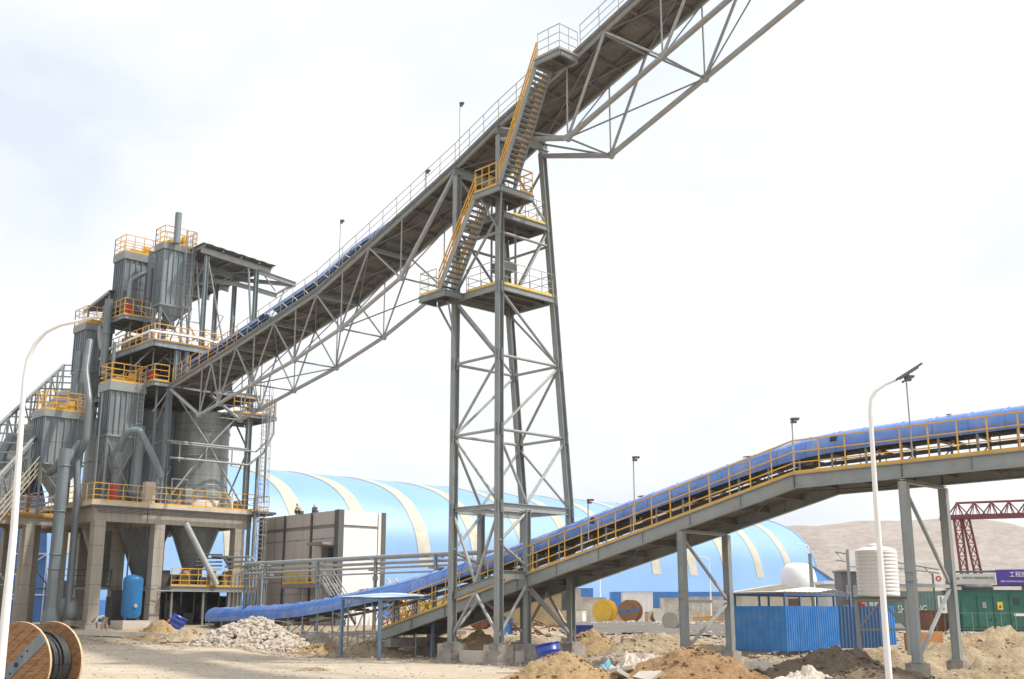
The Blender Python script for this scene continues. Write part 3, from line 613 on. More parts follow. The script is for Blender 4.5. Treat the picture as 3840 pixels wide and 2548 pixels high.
# ================================================================ LOW CONVEYOR BRIDGE
DG = [(-27.6, 1.5), (-4.15, 7.26), (0, 7.3), (12, 7.45)]
g2 = lambda s: interp(DG, s)
W2 = 3.15
lowc = thing('low_conveyor_bridge', 'grey girder bridge with orange railings carrying the blue covered belt across the right half', 'conveyor bridge', Q(-27.6, 0, 0))
for t in (0, W2):
    mb = MB()
    for (a, za), (b, zb) in zip(DG[:-1], DG[1:]):
        mb.ibeam(Q(a, t, za-.27), Q(b, t, zb-.27), .20, .54, Z, .035, .025)
        n = int((b-a)/2.2)
        for i in range(n+1):
            x = a + (b-a)*i/max(1, n)
            mb.beam(Q(x, t, g2(x)-.50), Q(x, t, g2(x)-.04), .15, .015, U2)
    mb.build('main_girder', 'steel', lowc)
mb = MB(); s = -27.3
while s < 12: mb.ibeam(Q(s, .1, g2(s)-.22), Q(s, W2-.1, g2(s)-.22), .1, .2); s += 1.55
s = -26.8; k = 0
while s < 10: mb.tube([Q(s, .1 if k % 2 else W2-.1, g2(s)-.4), Q(s+3.1, W2-.1 if k % 2 else .1, g2(s+3.1)-.4)], .03, 5); s += 3.1; k += 1
mb.build('cross_beam', 'deck', lowc)
mb = MB()
for (a, za), (b, zb) in zip(DG[:-1], DG[1:]):
    for t0, t1 in ((.11, .85), (W2-.85, W2-.11)): mb.hexa([Q(x, t, interp(DG, x)+zz) for zz in (-.07, -.03) for x, t in ((a, t0), (b, t0), (b, t1), (a, t1))])
    mb.hexa([Q(x, t, interp(DG, x)+zz) for zz in (-.12, -.09) for x, t in ((a, .86), (b, .86), (b, W2-.86), (a, W2-.86))])
mb.build('walkway_plate', 'deck', lowc)
for t, sp_ in ((.0, 1.02), (W2, 1.15)): railing(lowc, [Q(a, t, z) for a, z in DG], sp=sp_, h=1.28, r=.022)
HP = [(-45.3, 2.06), (-37.8, 2.23), (-34.7, 2.45), (-32.3, 2.75), (-27.8, 3.30), (-24.2, 3.97), (-18.9, 4.95), (-15.3, 5.87), (-4.4, 8.30), (.65, 8.42), (12, 8.60)]
hz0 = lambda s: interp(HP, s)
hz = lambda s: (hz0(s-2.4)+2*hz0(s-1.2)+3*hz0(s)+2*hz0(s+1.2)+hz0(s+2.4))/9
belt = thing('covered_belt_conveyor', 'belt conveyor under a rounded bright blue cover running up onto the low bridge', 'belt conveyor', Q(-45.3, 1.55, 0))
mb = MB(); TC = 1.55; R2 = .63; s = -45.3
def hood_bay(mb, s0, s1, r_=R2):
    c_ = []
    for x in (s0, s1):
        for i in range(13):
            a = math.pi*(-.14 + 1.28*i/12); c_.append(Q(x, TC - math.cos(a)*r_*1.04, hz(x)-.02 + math.sin(a)*r_*.92))
    mb.add(c_, [(i, i+1, 14+i, 13+i) for i in range(12)], True)
while s < 12:
    L = .62; hood_bay(mb, s, s+L, R2 + .005*(int(s/.62+100) % 2)); s += L
mb.build('belt_cover', 'hood', belt)
mb = MB(); s = -45.1
while s < 12:   # lap ribs of the cover
    pts = [Q(s, TC-math.cos(math.pi*(-.12+1.24*i/12))*(R2+.012)*1.04, hz(s)-.02+math.sin(math.pi*(-.12+1.24*i/12))*(R2+.012)*.92) for i in range(13)]
    mb.tube(pts, .013, 4); s += 1.24
mb.build('cover_rib', 'hood', belt)
mb = MB(); rngh = random.Random(5)
for s, a0 in ((-41.5, .35), (-33.3, .40), (-31.0, .45), (-30.6, .5), (-24.6, .35), (-7.0, .42), (-12.3, .42), (-3.0, .15), (1.2, .42), (-14.6, .1)):
    a = math.pi*a0; c = Q(s, TC-math.cos(a)*(R2+.02)*1.04, hz(s)-.02+math.sin(a)*(R2+.02)*.92); nr = (-N2*math.cos(a)+Z*math.sin(a)).normalized(); tg = nr.cross(U2).normalized()
    w_ = rngh.uniform(.14, .34); h_ = rngh.uniform(.16, .30)
    mb.hexa([c-U2*w_/2-tg*h_/2, c+U2*w_/2-tg*h_/2, c+U2*w_/2+tg*h_/2, c-U2*w_/2+tg*h_/2] + [x+nr*.03 for x in (c-U2*w_/2-tg*h_/2, c+U2*w_/2-tg*h_/2, c+U2*w_/2+tg*h_/2, c-U2*w_/2+tg*h_/2)])
mb.build('inspection_hatch', 'rubber', belt)
mb = MB()
for (a, za), (b, zb) in zip(HP[:-1], HP[1:]):
    for t in (TC-.5, TC+.5): mb.beam(Q(a, t, za-.16), Q(b, t, zb-.16), .07, .16)
    mb.hexa([Q(x, t, interp(HP, x)+zz) for zz in (-.30, -.27) for x, t in ((a, TC-.42), (b, TC-.42), (b, TC+.42), (a, TC+.42))])
    mb.hexa([Q(x, t, interp(HP, x)+zz) for zz in (-.62, -.59) for x, t in ((a, TC-.4), (b, TC-.4), (b, TC+.4), (a, TC+.4))])
mb.build('stringer_and_belt', 'dark', belt)
mb = MB(); s = -45
while s < 12:
    P = Q(s, 0, 0); gz_ = (g2(s)-.03) if s > -27.4 else hgt(Q(s, TC, 0).x, Q(s, TC, 0).y)
    for t in (TC-.52, TC+.52): mb.beam(Q(s, t, gz_), Q(s, t, hz(s)-.2), .06, .08)
    mb.beam(Q(s, TC-.5, hz(s)-.36), Q(s, TC+.5, hz(s)-.36), .07, .07); mb.beam(Q(s+.02, TC-.5, gz_+.1), Q(s+.02, TC+.5, hz(s)-.5), .04, .04)
    s += 1.35
mb.build('support_stand', 'steel', belt)
s = -44.5
while s < 12: mb = MB(); mb.lathe(Q(s, TC-.48, hz(s)-.44), [(.07, 0), (.07, .96)], 8, N2, True, True); s += 2.7; mb.build('return_idler', 'rust', belt)
# supporting trestles of the low bridge
def trestle(s, zt, zf_, label, brace=True):
    r = thing('bridge_trestle', label, 'trestle', Q(s, W2/2, zf_), 'steel trestles under the low conveyor bridge')
    for t in (0.02, W2-.02):
        mb = MB(); P, T = Q(s, t, zf_), Q(s, t, zt)
        mb.ibeam(P, T, .26, .30, U2, .03, .26*.9); mb.box(P, .42, .42, .03, U2, N2)
        h_ = zf_ + (zt-zf_)*.45; mb.box(V(P.x, P.y, h_), .31, .35, .04, U2, N2); mb.box(V(P.x, P.y, h_+.3), .31, .35, .03, U2, N2)
        mb.build('column', 'steel', r)
    mb = MB(); mid = zf_ + (zt-zf_)*.42
    mb.beam(Q(s, .1, mid), Q(s, W2-.1, mid), .10, .12); mb.beam(Q(s, .1, zt-.25), Q(s, W2-.15, mid+.1), .10, .10); mb.beam(Q(s, .15, zf_+.15), Q(s, W2-.15, mid-.08), .10, .10)
    mb.ibeam(Q(s, 0, zt+.02)-N2*.1, Q(s, W2, zt+.02)+N2*.1, .2, .12)
    mb.build('cross_brace', 'steel2', r)
    return r
trestle(0, 6.66, .72, 'right steel trestle with two columns and a K brace beside the street lamp')
trestle(-9.3, 5.42, .82, 'middle steel trestle with two columns and a K brace left of the blue fence')
for s_, zf_, nm in ((0, .70, 'right'), (-9.3, .80, 'middle')):
    for t, sd_ in ((0, 'near'), (W2, 'far')):
        c = Q(s_, t, 0); footing('concrete_footing', c, .62, .62, hgt(c.x, c.y)-.25, Q(s_, t, zf_).z, 'dark concrete block under the %s column of the %s bridge trestle' % (sd_, nm), ax=U2, ay=N2, group='footings of the bridge trestles')
mb = MB(); c = Q(-27.0, 1.6, 0); mb.box(V(c.x, c.y, .6), .5, 3.4, .45, U2, N2); single(mb, 'concrete_plinth', 'concd', 'concrete sill under the foot of the low bridge, darkened as its shaded gap', 'plinth', loc=(c.x, c.y, .6))  # sill's dark tone stands in for the shaded gap under the bridge end
# slender floodlight poles
def floodlight(x, y, z, h, label, k=1.0, sc=True):
    if k == 1.0: P_ = EYE + (V(x, y, z)-EYE)*1.05; x, y, z = P_; h *= 1.05
    r = thing('floodlight_pole', label, 'floodlight', (x, y, z), 'floodlight poles along the conveyors')
    mb = MB(); mb.tube([V(x, y, z), V(x, y, z+h)], .028*k, 6); mb.build('pole', 'steel2', r)
    mb = MB(); mb.box(V(x+.10, y-.05, z+h-.05), .30*k, .26*k, .07); mb.box(V(x+.06, y-.02, z+h-.16), .2*k, .18*k, .07); mb.beam(V(x, y, z+h-.1), V(x+.08, y-.04, z+h), .05, .05); mb.build('lamp_head', 'lampgrey', r)
floodlight(9.96, 40.25, 7.25, 1.78, 'floodlight on a short pole at the bend of the low bridge')
floodlight(4.84, 45.45, 5.75, 2.6, 'floodlight on a slim pole near the middle of the low bridge')
floodlight(3.10, 46.9, 5.1, 1.7, 'small floodlight low on the bridge beside the tall tower')
floodlight(13.36, 38.0, 7.35, 2.75, 'floodlight on a slim pole behind the right street lamp head')
for s_, h_, lb in ((.26, 3.1, 'floodlight on a thin pole over the high gallery left of the stairs'), (-10.1, 2.9, 'floodlight on a thin pole halfway down the high gallery'), (-2.4, 1.1, 'very short floodlight on the high gallery railing'), (-20.4, 3.0, 'floodlight on a thin pole where the gallery passes the canopy'), (-22.4, 2.6, 'second floodlight behind the canopy bracket near the gallery foot')):
    p = G(s_, W1+.1 if s_ < -20 else -.1, dz(s_)+.25); floodlight(p.x, p.y, p.z, h_, lb, .8)
# ================================================================ PROCESS PLANT (left)
TZ = 1.6
plant = thing('concrete_support_frame', 'massive cast concrete frame with columns and slab carrying the grey silos at the left', 'concrete frame', G(-30, -4.3, TZ))
cols = [(-30.3, -4.0), (-30.3, .1), (-30.3, 6.1), (-36, -4.0), (-36, .1), (-36, 6.1), (-42, -4.0), (-42, .1), (-42, 6.1)]
for s_, t_ in cols:
    mb = MB(); mb.box(G(s_, t_, TZ-.4), .72, .72, 8.1-TZ+.4, U, N); mb.box(G(s_, t_, TZ-.4), 1.0, 1.0, .5, U, N); mb.build('column', 'conc', plant)
mb = MB()
for s_ in (-30.3, -36, -42): mb.beam(G(s_, -4.4, 8.55), G(s_, 7.0, 8.55), .62, 1.0)
for t_ in (-4.0, .1, 6.1): 
    for a, b in ((-30.62, -35.68), (-36.32, -41.68)): mb.beam(G(a, t_, 8.52), G(b, t_, 8.52), .6, .98)
mb.build('floor_beam', 'conc', plant)
mb = MB(); mb.hexa([G(s_, t_, z) for z in (9.053, 9.30) for s_, t_ in ((-42.6, -4.75), (-29.75, -4.75), (-29.75, 8.3), (-42.6, 8.3))]); mb.build('slab', 'concl', plant)
railing(plant, [G(-42, -4.7, 9.3), G(-29.8, -4.7, 9.3), G(-29.8, 8.25, 9.3), G(-33, 8.25, 9.3)], sp=1.0)
# left lower frame
fr2 = thing('concrete_support_frame', 'smaller concrete frame at the far left carrying one dust filter above its orange railing', 'concrete frame', G(-33.6, -7, TZ))
for s_, t_ in ((-33.9, -7.0), (-33.9, -9.6), (-37.5, -7.0), (-37.5, -5.2), (-37.5, -9.6)):
    mb = MB(); mb.box(G(s_, t_, TZ-.4), .58, .58, 7.85-TZ+.4, U, N); mb.build('column', 'conc', fr2)
mb = MB()
mb.beam(G(-33.9, -9.9, 8.1), G(-33.9, -4.9, 8.1), .5, .5); mb.beam(G(-37.5, -9.9, 8.1), G(-37.5, -4.9, 8.1), .5, .5)
for t_ in (-9.6, -7.0): mb.beam(G(-34.16, t_, 8.09), G(-37.24, t_, 8.09), .48, .48)
mb.build('floor_beam', 'conc', fr2)
mb = MB(); mb.hexa([G(s_, t_, z) for z in (8.353, 8.5) for s_, t_ in ((-38, -10.2), (-33.5, -10.2), (-33.5, -4.95), (-38, -4.95))]); mb.build('slab', 'orangesoil', fr2)
railing(fr2, [G(-38, -7.5, 8.5), G(-38, -10.15, 8.5), G(-33.55, -10.15, 8.5), G(-33.55, -4.95, 8.5)], sp=.8)
# ---- steel frame over the slab
st = thing('steel_process_tower', 'grey steel frame with stacked orange railed decks wrapped round the silos', 'steel tower', G(-30, 0, 9.3))
for s_, t_, z0, z1 in ((-30, .1, 9.33, 17.3), (-30, 6.4, 9.33, 17.3), (-36, .1, 9.33, 20.1), (-36, 6.4, 9.33, 20.1), (-42, .1, 9.33, 20.1), (-42, 6.4, 9.33, 20.1), (-30.1, .55, 17.7, 20.0), (-30.1, 2.3, 20.5, 27.2), (-30.1, 6.4, 17.7, 27.0), (-36, 2.3, 20.5, 27.6), (-36, 6.4, 20.5, 27.3), (-33.2, 6.4, 17.7, 27.2)):
    mb = MB(); mb.ibeam(G(s_, t_, z0), G(s_, t_, z1), .34 if z1 < 21 else .26, .34 if z1 < 21 else .28, N, .03, .03); mb.build('column', 'steelblue', st)
mb = MB()
X = lambda a, b, r=.07: mb.tube([a, b], r, 6)
X(G(-29.9, .3, 9.5), G(-29.9, 3.3, 13.6)); X(G(-29.9, 3.3, 13.6), G(-29.9, 6.2, 16.8)); X(G(-29.9, 6.2, 9.5), G(-29.9, 3.3, 13.6)); X(G(-29.9, 3.3, 13.6), G(-29.9, .5, 17.0))
X(G(-30, .1, 17.0), G(-32.8, .1, 13.6)); X(G(-36, .1, 17.2), G(-32.8, .1, 13.6)); X(G(-30, .1, 9.6), G(-32.8, .1, 13.6)); X(G(-36, .1, 9.6), G(-32.8, .1, 13.6))
X(G(-33, 6.4, 9.6), G(-30, 6.4, 13.6)); X(G(-33, 6.4, 17), G(-30, 6.4, 13.6)); X(G(-36, 6.4, 13.6), G(-30, 6.4, 17))
X(G(-29.9, .1, 13.65), G(-29.9, 6.4, 13.65), .08); X(G(-30, .1, 13.65), G(-36, .1, 13.65), .08)
X(G(-30.1, 2.4, 27.0), G(-30.1, 4.0, 21.0), .06); X(G(-30.1, 6.4, 20.5), G(-30.1, 5.7, 27.0), .08); X(G(-30.1, 2.3, 20.6), G(-31.6, 2.3, 27.2), .07)
X(G(-36, 2.3, 20.6), G(-30.1, 2.3, 27.0), .05); X(G(-30.1, 9.0, 26.3), G(-30.1, 6.5, 20.6), .05)
X(G(-30, .1, 17.2), G(-30, -1.0, 15.5), .05)
mb.build('diagonal_brace', 'steel2', st)
mb = MB(); mb.tube([G(-29.7, .3, 12.5), G(-29.7, 6.3, 12.5)], .08, 8); mb.tube([G(-29.7, .3, 13.5), G(-29.7, 6.9, 13.5)], .05, 8)
for t_ in (1.0, 3.0, 5.0): mb.tube([G(-29.7, t_, 12.3), G(-29.7, t_, 13.6)], .05, 6)
mb.tube([G(-29.7, 6.3, 12.5), G(-29.6, 7.4, 13.4), G(-29.6, 8.2, 14.9), G(-29.6, 8.2, 17.5)], .08, 8); mb.tube([G(-29.7, 6.9, 13.5), G(-29.5, 7.7, 14.4), G(-29.5, 7.9, 17.5)], .06, 8)
mb.tube([G(-29.5, 7.5, 17.4), G(-29.5, 7.6, 10.0)], .05, 6); mb.tube([G(-29.4, 6.9, 11.5), G(-29.4, 6.9, 3.6)], .05, 6)
mb.build('service_pipe', 'steel2', st)
# decks
platform(st, -41, -29.9, -1.15, 7.2, 17.62, th=.32, m='steelblue'); platform(st, -42, -29.9, -1.35, 4.3, 20.42, th=.40, m='steelblue')
platform(st, -34, -29.6, 4.9, 8.4, 16.15, th=.25); platform(st, -37.0, -33.4, -2.05, 1.25, 22.75, th=.28, m='steelblue')
platform(st, -31.9, -29.7, 4.35, 7.0, 20.2, th=.25)
railing(st, [G(-31, -1.1, 17.65), G(-29.95, -1.1, 17.65), G(-29.95, -.05, 17.65)], sp=.75); railing(st, [G(-36, -1.1, 17.65), G(-31, -1.1, 17.65)], sp=.8)
railing(st, [G(-42, -1.3, 20.45), G(-29.95, -1.3, 20.45), G(-29.95, 4.3, 20.45)], sp=.95)
railing(st, [G(-37.0, -2.0, 22.78), G(-33.45, -2.0, 22.78), G(-33.45, 1.2, 22.78)], sp=.7, h=1.2)
railing(st, [G(-29.65, 4.9, 16.18), G(-29.65, 8.35, 16.18), G(-34, 8.35, 16.18)], sp=.9); railing(st, [G(-29.75, 4.4, 20.23), G(-29.75, 6.95, 20.23)], sp=.8)
mb = MB()   # skirting and interior machinery between the decks, plus dark blocks added as shade
for s_, t_, z_, a, b, h in ((-33, 2.5, 17.7, 2.2, 2.0, 1.6), (-35, 4.8, 17.7, 2, 2, 2.0), (-33.5, .6, 17.7, 1.2, 1, 1.2), (-38, 1.5, 17.7, 2.4, 2.2, 2.3), (-31.4, 4.6, 17.7, 1.0, 1.6, 1.3), (-31.5, 5.6, 20.5, 1.0, .8, 1.0), (-36.3, -.9, 22.8, 1.6, 2.2, .9), (-38, 1.2, 20.5, 1.6, 1.6, 1.8)):
    mb.box(G(s_, t_, z_), a, b, h, U, N); mb.tube([G(s_+a/2+.05, t_-b/3, z_+h*.6), G(s_+a/2+.05, t_+b/3, z_+h*.6)], .14, 8)
for z0_, z1_ in ((13.2, 17.3), (17.7, 20.15)): mb.hexa([G(a, b, z) for z in (z0_, z1_) for a, b in ((-41.5, .4), (-37.2, .4), (-37.2, 6.2), (-41.5, 6.2))])  # dark blocks fill the see-through gaps so they look shaded
mb.build('machinery_and_shade_blocks', 'dark', st)
for s_, t_, z_ in ((-30.6, .9, 17.65), (-34.0, -1.5, 22.78), (-31.2, -.6, 17.65), (-30.4, 4.9, 20.45)):
    mb = MB(); mb.box(G(s_, t_, z_), .45, .5, .75, U, N); mb.lathe(G(s_, t_, z_+.75), [(.16, 0), (.16, .2), (.02, .32)], 8, Z, True, True); mb.build('drive_motor', 'red', st)
# canopy
can = thing('canopy_roof', 'brownish sheet canopy roof on steel posts beside the upper dust filter, with a lifting beam sticking out', 'canopy roof', G(-33, 4.5, 27.4))
mb = MB()
zr = lambda s_, t_: 27.95 - .08*(t_-2) + .02*(s_+30)
n_ = 14
for i in range(n_):
    a, b = 1.7+i*.43, 1.7+(i+1)*.43
    mb.hexa([G(s_, t_, zr(s_, t_)+zz+(.03 if i % 2 else 0)) for zz in (0, .03) for s_, t_ in ((-42.5, a), (-29.6, a), (-29.6, b), (-42.5, b))])
mb.build('roof_sheet', 'deck', can)
mb = MB()
for s_ in (-30.1, -33.2, -36.2, -39.2, -42.2): mb.ibeam(G(s_, 1.8, zr(s_, 1.8)-.35), G(s_, 7.6, zr(s_, 7.6)-.35), .16, .42)
for t_ in (1.9, 3.4, 4.9, 6.4, 7.5): mb.ibeam(G(-42.4, t_, zr(-42, t_)-.09), G(-29.7, t_, zr(-30, t_)-.09), .08, .16)
mb.build('roof_beam', 'steel2', can)
mb = MB(); mb.ibeam(G(-30.1, 6.5, 26.95), G(-30.1, 9.8, 26.6), .2, .34); mb.ibeam(G(-33.2, 6.5, 27.0), G(-30.1, 9.8, 26.55), .18, .3)
arc = [G(-35, 2.4, 25.9), G(-33.6, 3.2, 26.2), G(-32.4, 4.2, 26.25), G(-31.4, 5.3, 26.05), G(-30.8, 7.0, 25.75), G(-30.4, 8.4, 25.5)]
for a, b in zip(arc[:-1], arc[1:]): mb.ibeam(a, b, .2, .32)
mb.ibeam(G(-30.2, 9.6, 26.5), G(-30.4, 8.3, 25.6), .12, .2); mb.tube([G(-30.1, 7.0, 26.8), G(-30.3, 8.2, 25.8)], .05, 6)
mb.build('lifting_beam', 'steel2', can)
mb = MB(); mb.tube([G(-36, 2.3, 27.2), G(-30.2, 6.4, 26.9)], .05, 6); mb.tube([G(-36, 6.4, 27.0), G(-30.2, 2.3, 27.3)], .05, 6); mb.box(G(-33, 4.4, 26.9), .4, .4, .3, U, N)
mb.build('roof_bracing', 'steel', can)
# silos
def silo(s_, t_, r_, z0, z1, m, label, cone_z):
    o = thing('storage_silo', label, 'silo', G(s_, t_, z0), 'grey storage silos on the concrete frame')
    mb = MB(); mb.lathe(G(s_, t_, 0), [(r_*1.12, z0), (r_*1.12, z0+.3), (r_*1.03, z0+1.0), (r_, z0+2.2), (r_, z1)], 40); mb.build('shell', m, o)
    mb = MB(); 
    for z_ in (z0+1.15, z0+3.2, z0+5.0, z1-.1): mb.lathe(G(s_, t_, 0), [(r_*1.0, z_-.05), (r_*1.03, z_-.04), (r_*1.03, z_+.04), (r_*1.0, z_+.05)], 40)
    mb.lathe(G(s_, t_, 0), [(.05, z1+.5), (r_, z1), (r_*1.04, z1-.03)], 40); mb.build('ring_and_roof', m, o)
    mb = MB(); mb.lathe(G(s_, t_, 0), [(.45, cone_z), (.45, cone_z+.4), (r_*.92, 8.5)], 32); mb.build('discharge_cone', m, o)
silo(-33.2, 4.4, 2.02, 9.9, 16.3, 'silo', 'large grey cylindrical silo on the slab right of the dark silo', 4.2)
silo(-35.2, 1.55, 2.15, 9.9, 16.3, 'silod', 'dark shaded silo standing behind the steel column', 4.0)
silo(-40.5, 1.2, 2.0, 9.9, 16.3, 'silo', 'partly hidden pale silo behind the bent ducts at the left', 4.2)
mb = MB(); mb.lathe(G(-33.2, 4.4, 0), [(2.5, 9.33), (2.5, 9.95), (2.3, 9.98)], 40); mb.build('base_ring', 'panelb', plant)
# mezzanine with railing, machinery below
mz = thing('mezzanine_platform', 'low orange railed platform under the concrete slab above dark machinery', 'platform', G(-30, 4, TZ))
platform(mz, -34.5, -29.2, .75, 7.3, 4.0, th=.24); railing(mz, [G(-29.25, .8, 4.03), G(-29.25, 7.25, 4.03), G(-34, 7.25, 4.03)], sp=.62)
railing(mz, [G(-35.9, -3.6, 4.03), G(-35.9, -.3, 4.03)], m='trimd', sp=.5)
mb = MB()
for t_ in (1.0, 3.3, 5.2, 7.0):
    for s_ in (-29.4, -32.5): mb.beam(G(s_, t_, TZ-.1), G(s_, t_, 3.9), .1, .1)
mb.beam(G(-36, -3.8, 3.95), G(-36, .0, 3.95), .12, .15); mb.beam(G(-29.1, -.6, 3.72), G(-29.1, 7.2, 3.72), .07, .07)
mb.build('post', 'steel2', mz)
mb = MB(); rngm = random.Random(11)
for k in range(38):
    s_, t_ = rngm.uniform(-36, -30.3), rngm.uniform(-.2, 7.0); z_ = rngm.choice((TZ, TZ, TZ, 4.05))
    mb.box(G(s_, t_, z_), rngm.uniform(.4, 1.3), rngm.uniform(.4, 1.3), rngm.uniform(.6, 1.9) if z_ < 3 else rngm.uniform(.5, 1.3), U, N)
for k in range(10):
    t_ = rngm.uniform(.6, 7); mb.tube([G(-30.2, t_, TZ+.3), G(-30.2, t_, 3.6)], .06, 6)
mb.box(G(-34, 3, TZ), .3, 8.0, 2.2, U, N)
mb.build('machinery', 'dark', mz)
for k, (t_, m_) in enumerate(((2.4, 0), (4.5, 0), (5.6, 0))):
    mb = MB(); mb.box(G(-30.5, t_, 4.03), .5, .6, .55, U, N); mb.lathe(G(-30.5, t_-.3, 4.75), [(.02, 0), (.22, 0), (.22, .6), (.02, .6)], 14, N); mb.box(G(-30.9, t_+.2, 4.03), .35, .4, 1.1, U, N); mb.build('gear_unit', 'gear', mz)
mb = MB(); mb.tube([G(-29.9, 1.9, 8.2), G(-29.0, 4.0, 4.15)], .20, 12); mb.build('discharge_chute', 'steel2', mz)
mb = MB()
for k in range(5): 
    d = k*.22; mb.tube([G(-30.6, 4.4+d, 6.1), G(-30.4, 5.2+d, 6.05), G(-30.3, 5.9+d, 5.0)], .085, 8)
    mb.tube([G(-30.6, 3.2, 5.2+k*.25), G(-30.6, 5.2, 5.25+k*.25)], .06, 6)
mb.build('bent_pipe', 'dark', mz)
rr_ = thing('lean_to_roof', 'small tilted brown sheet roof behind the rear dust filter', 'roof', tuple(G(-38, -2.5, 20.5)))
mb = MB(); mb.hexa([G(-36.0, -2.1, 25.0), G(-40.2, -2.1, 24.3), G(-40.2, -.2, 24.5), G(-36.0, -.2, 25.2)] + [G(-36.0, -2.1, 25.06), G(-40.2, -2.1, 24.36), G(-40.2, -.2, 24.56), G(-36.0, -.2, 25.26)]); mb.build('roof_sheet', 'deck', rr_)
mb = MB()
for s_ in (-36.3, -39.8):
    for t_ in (-1.9, -.4): mb.beam(G(s_, t_, 20.5), G(s_, t_, 24.9 if s_ > -38 else 24.35), .12, .12)
mb.beam(G(-36.0, -2.1, 24.9), G(-40.2, -2.1, 24.2), .1, .2); mb.build('post', 'steel', rr_)
rc = random.Random(77); 
for k in range(34):
    cl = MB()
    t_ = rc.uniform(-.9, 6.8); z_ = rc.choice((9.4, 17.7, 17.7, 20.5)); s_ = rc.uniform(-35.5, -30.3); h_ = rc.uniform(1.2, 3.2)
    cl.tube([G(s_, t_, z_), G(s_, t_, z_+h_), G(s_, t_+rc.uniform(-1.4, 1.4), z_+h_), G(s_-rc.uniform(0, 1), t_+rc.uniform(-1.4, 1.4), z_+h_*.4)], rc.uniform(.03, .07), 6); cl.build('process_piping', 'steel2', st)
for k, (s_, t_, z_, a, b, h, m_) in enumerate(((-30.6, -3.0, 9.3, .5, .35, 1.2, 'red'), (-30.3, -.7, 9.3, .5, .7, 1.5, 'panelb'), (-30.3, 2.1, 9.3, .4, .5, 1.3, 'steel'), (-30.4, 6.3, 9.3, .5, .9, .7, 'tan'), (-30.5, 5.2, 9.3, .5, .5, 1.0, 'steel2'), (-33.0, 5.6, 9.3, .8, .8, 1.2, 'dark'))):
    mb = MB(); mb.box(G(s_, t_, z_), a, b, h, U, N); mb.box(G(s_+a/2+.01, t_, z_+h*.2), .02, b*.8, h*.6, U, N); mb.build('control_cabinet', m_, st)
mb = MB()
for k in range(5): mb.tube([G(-29.65, -4.6+.05*k, 8.95-.09*k), G(-29.65, 7.9, 8.95-.09*k)], .02, 4)
mb.tube([G(-29.6, -1.0, 9.2), G(-29.6, -1.0, 4.0), G(-29.6, .6, 3.6)], .03, 5); mb.tube([G(-30.9, -1.5, 8.2), G(-30.9, -1.5, 1.7)], .05, 6)
mb.build('cable_run', 'dark', st)
# ducts and stacks
def duct(name, pts, r_, label, m='steelblue2', bands=(), cat='duct', n=14, foot=None):
    pts = [Vector(p) for p in pts]; o = thing(name, label, cat, tuple(pts[-1]), 'grey ducts and pipes of the dust filters')
    mb = MB(); sm = []
    for i, p in enumerate(pts):
        if 0 < i < len(pts)-1:
            a, b = pts[i-1], pts[i+1]; k = min(.45, .9*r_*1.6/max(.01, (p-a).length)); k2 = min(.45, .9*r_*1.6/max(.01, (b-p).length))
            q0 = lerp(p, a, k); q1 = lerp(p, b, k2)
            for j in range(5): t = j/4; sm.append(lerp(lerp(q0, p, t), lerp(p, q1, t), t))
        else: sm.append(p)
    mb.tube(sm, r_, n); mb.build('pipe', m, o)
    if bands:
        mb = MB()
        for p, d in bands: mb.lathe(p, [(r_, -.04), (r_+.05, -.04), (r_+.05, .04), (r_, .04)], n, d)
        mb.build('flange', m, o)
    if foot: mb = MB(); mb.lathe(foot[0], foot[1], 12); mb.build('flared_foot', m, o)
    return o
duct('bent_duct', [G(-31.2, -2.6, 12.9), G(-30.2, -2.6, 14.0), G(-29.7, -2.0, 14.15), G(-29.6, -.9, 12.4), G(-29.6, -.25, 11.1)], .24, 'hooped grey duct bending over beside the front dust filter')
duct('vertical_duct', [G(-31.3, -1.2, 14.6), G(-31.3, -1.2, 10.0)], .36, 'short thick vertical cylinder behind the hooped duct', foot=(G(-31.3, -1.2, 9.35), [(.05, 0), (.3, .5), (.36, .7)]))
duct('long_duct', [G(-33.6, -4.2, 20.5), G(-32.2, -4.9, 18.1), G(-31.0, -5.0, 15.9), G(-30.9, -5.0, 13.2), G(-31.9, -5.1, 12.1), G(-31.3, -5.1, 9.8), G(-31.2, -5.1, 1.8)], .22, 'long dark grey duct snaking down between the two left dust filters', m='silod')
duct('exhaust_stack', [G(-31.2, -6.2, 12.6), G(-31.2, -6.2, 1.6)], .36, 'tall straight grey stack with flange rings in front of the left concrete columns', cat='stack', bands=[(G(-31.2, -6.2, z_), Z) for z_ in (8.6, 5.9, 5.0, 11.5)], foot=(G(-31.2, -6.2, 1.5), [(.55, 0), (.52, .3), (.37, 1.1)]))
duct('elbow_duct', [G(-32.9, -6.4, 11.2), G(-32.2, -6.4, 11.35), G(-31.5, -6.25, 11.9)], .26, 'short elbow duct between the left filter hopper and the straight stack')
duct('slanted_duct', [G(-31.4, -6.0, 11.8), G(-31.6, -5.1, 13.2)], .22, 'slanted duct linking the straight stack to the snaking duct')
duct('vertical_duct', [G(-36.0, -7.9, 13.9), G(-36.5, -8.3, 12.4), G(-36.5, -8.3, 2.0)], .30, 'dark vertical duct at the far left behind the lower filter')
duct('vertical_duct', [G(-34.0, .0, 27.9), G(-34.0, .0, 20.6)], .25, 'vertical duct between the two upper dust filters', bands=[(G(-34, 0, 24.4), Z)])
duct('slanted_duct', [G(-34.1, .1, 26.6), G(-34.3, -1.3, 25.6), G(-34.3, -1.35, 24.2)], .17, 'thin duct slanting down from the upper filters')
duct('vertical_duct', [G(-37.4, -1.9, 22.6), G(-37.2, -1.9, 21.7), G(-36.6, -1.9, 20.7)], .28, 'pale bright kinked duct beside the rear filter', m='steel2')
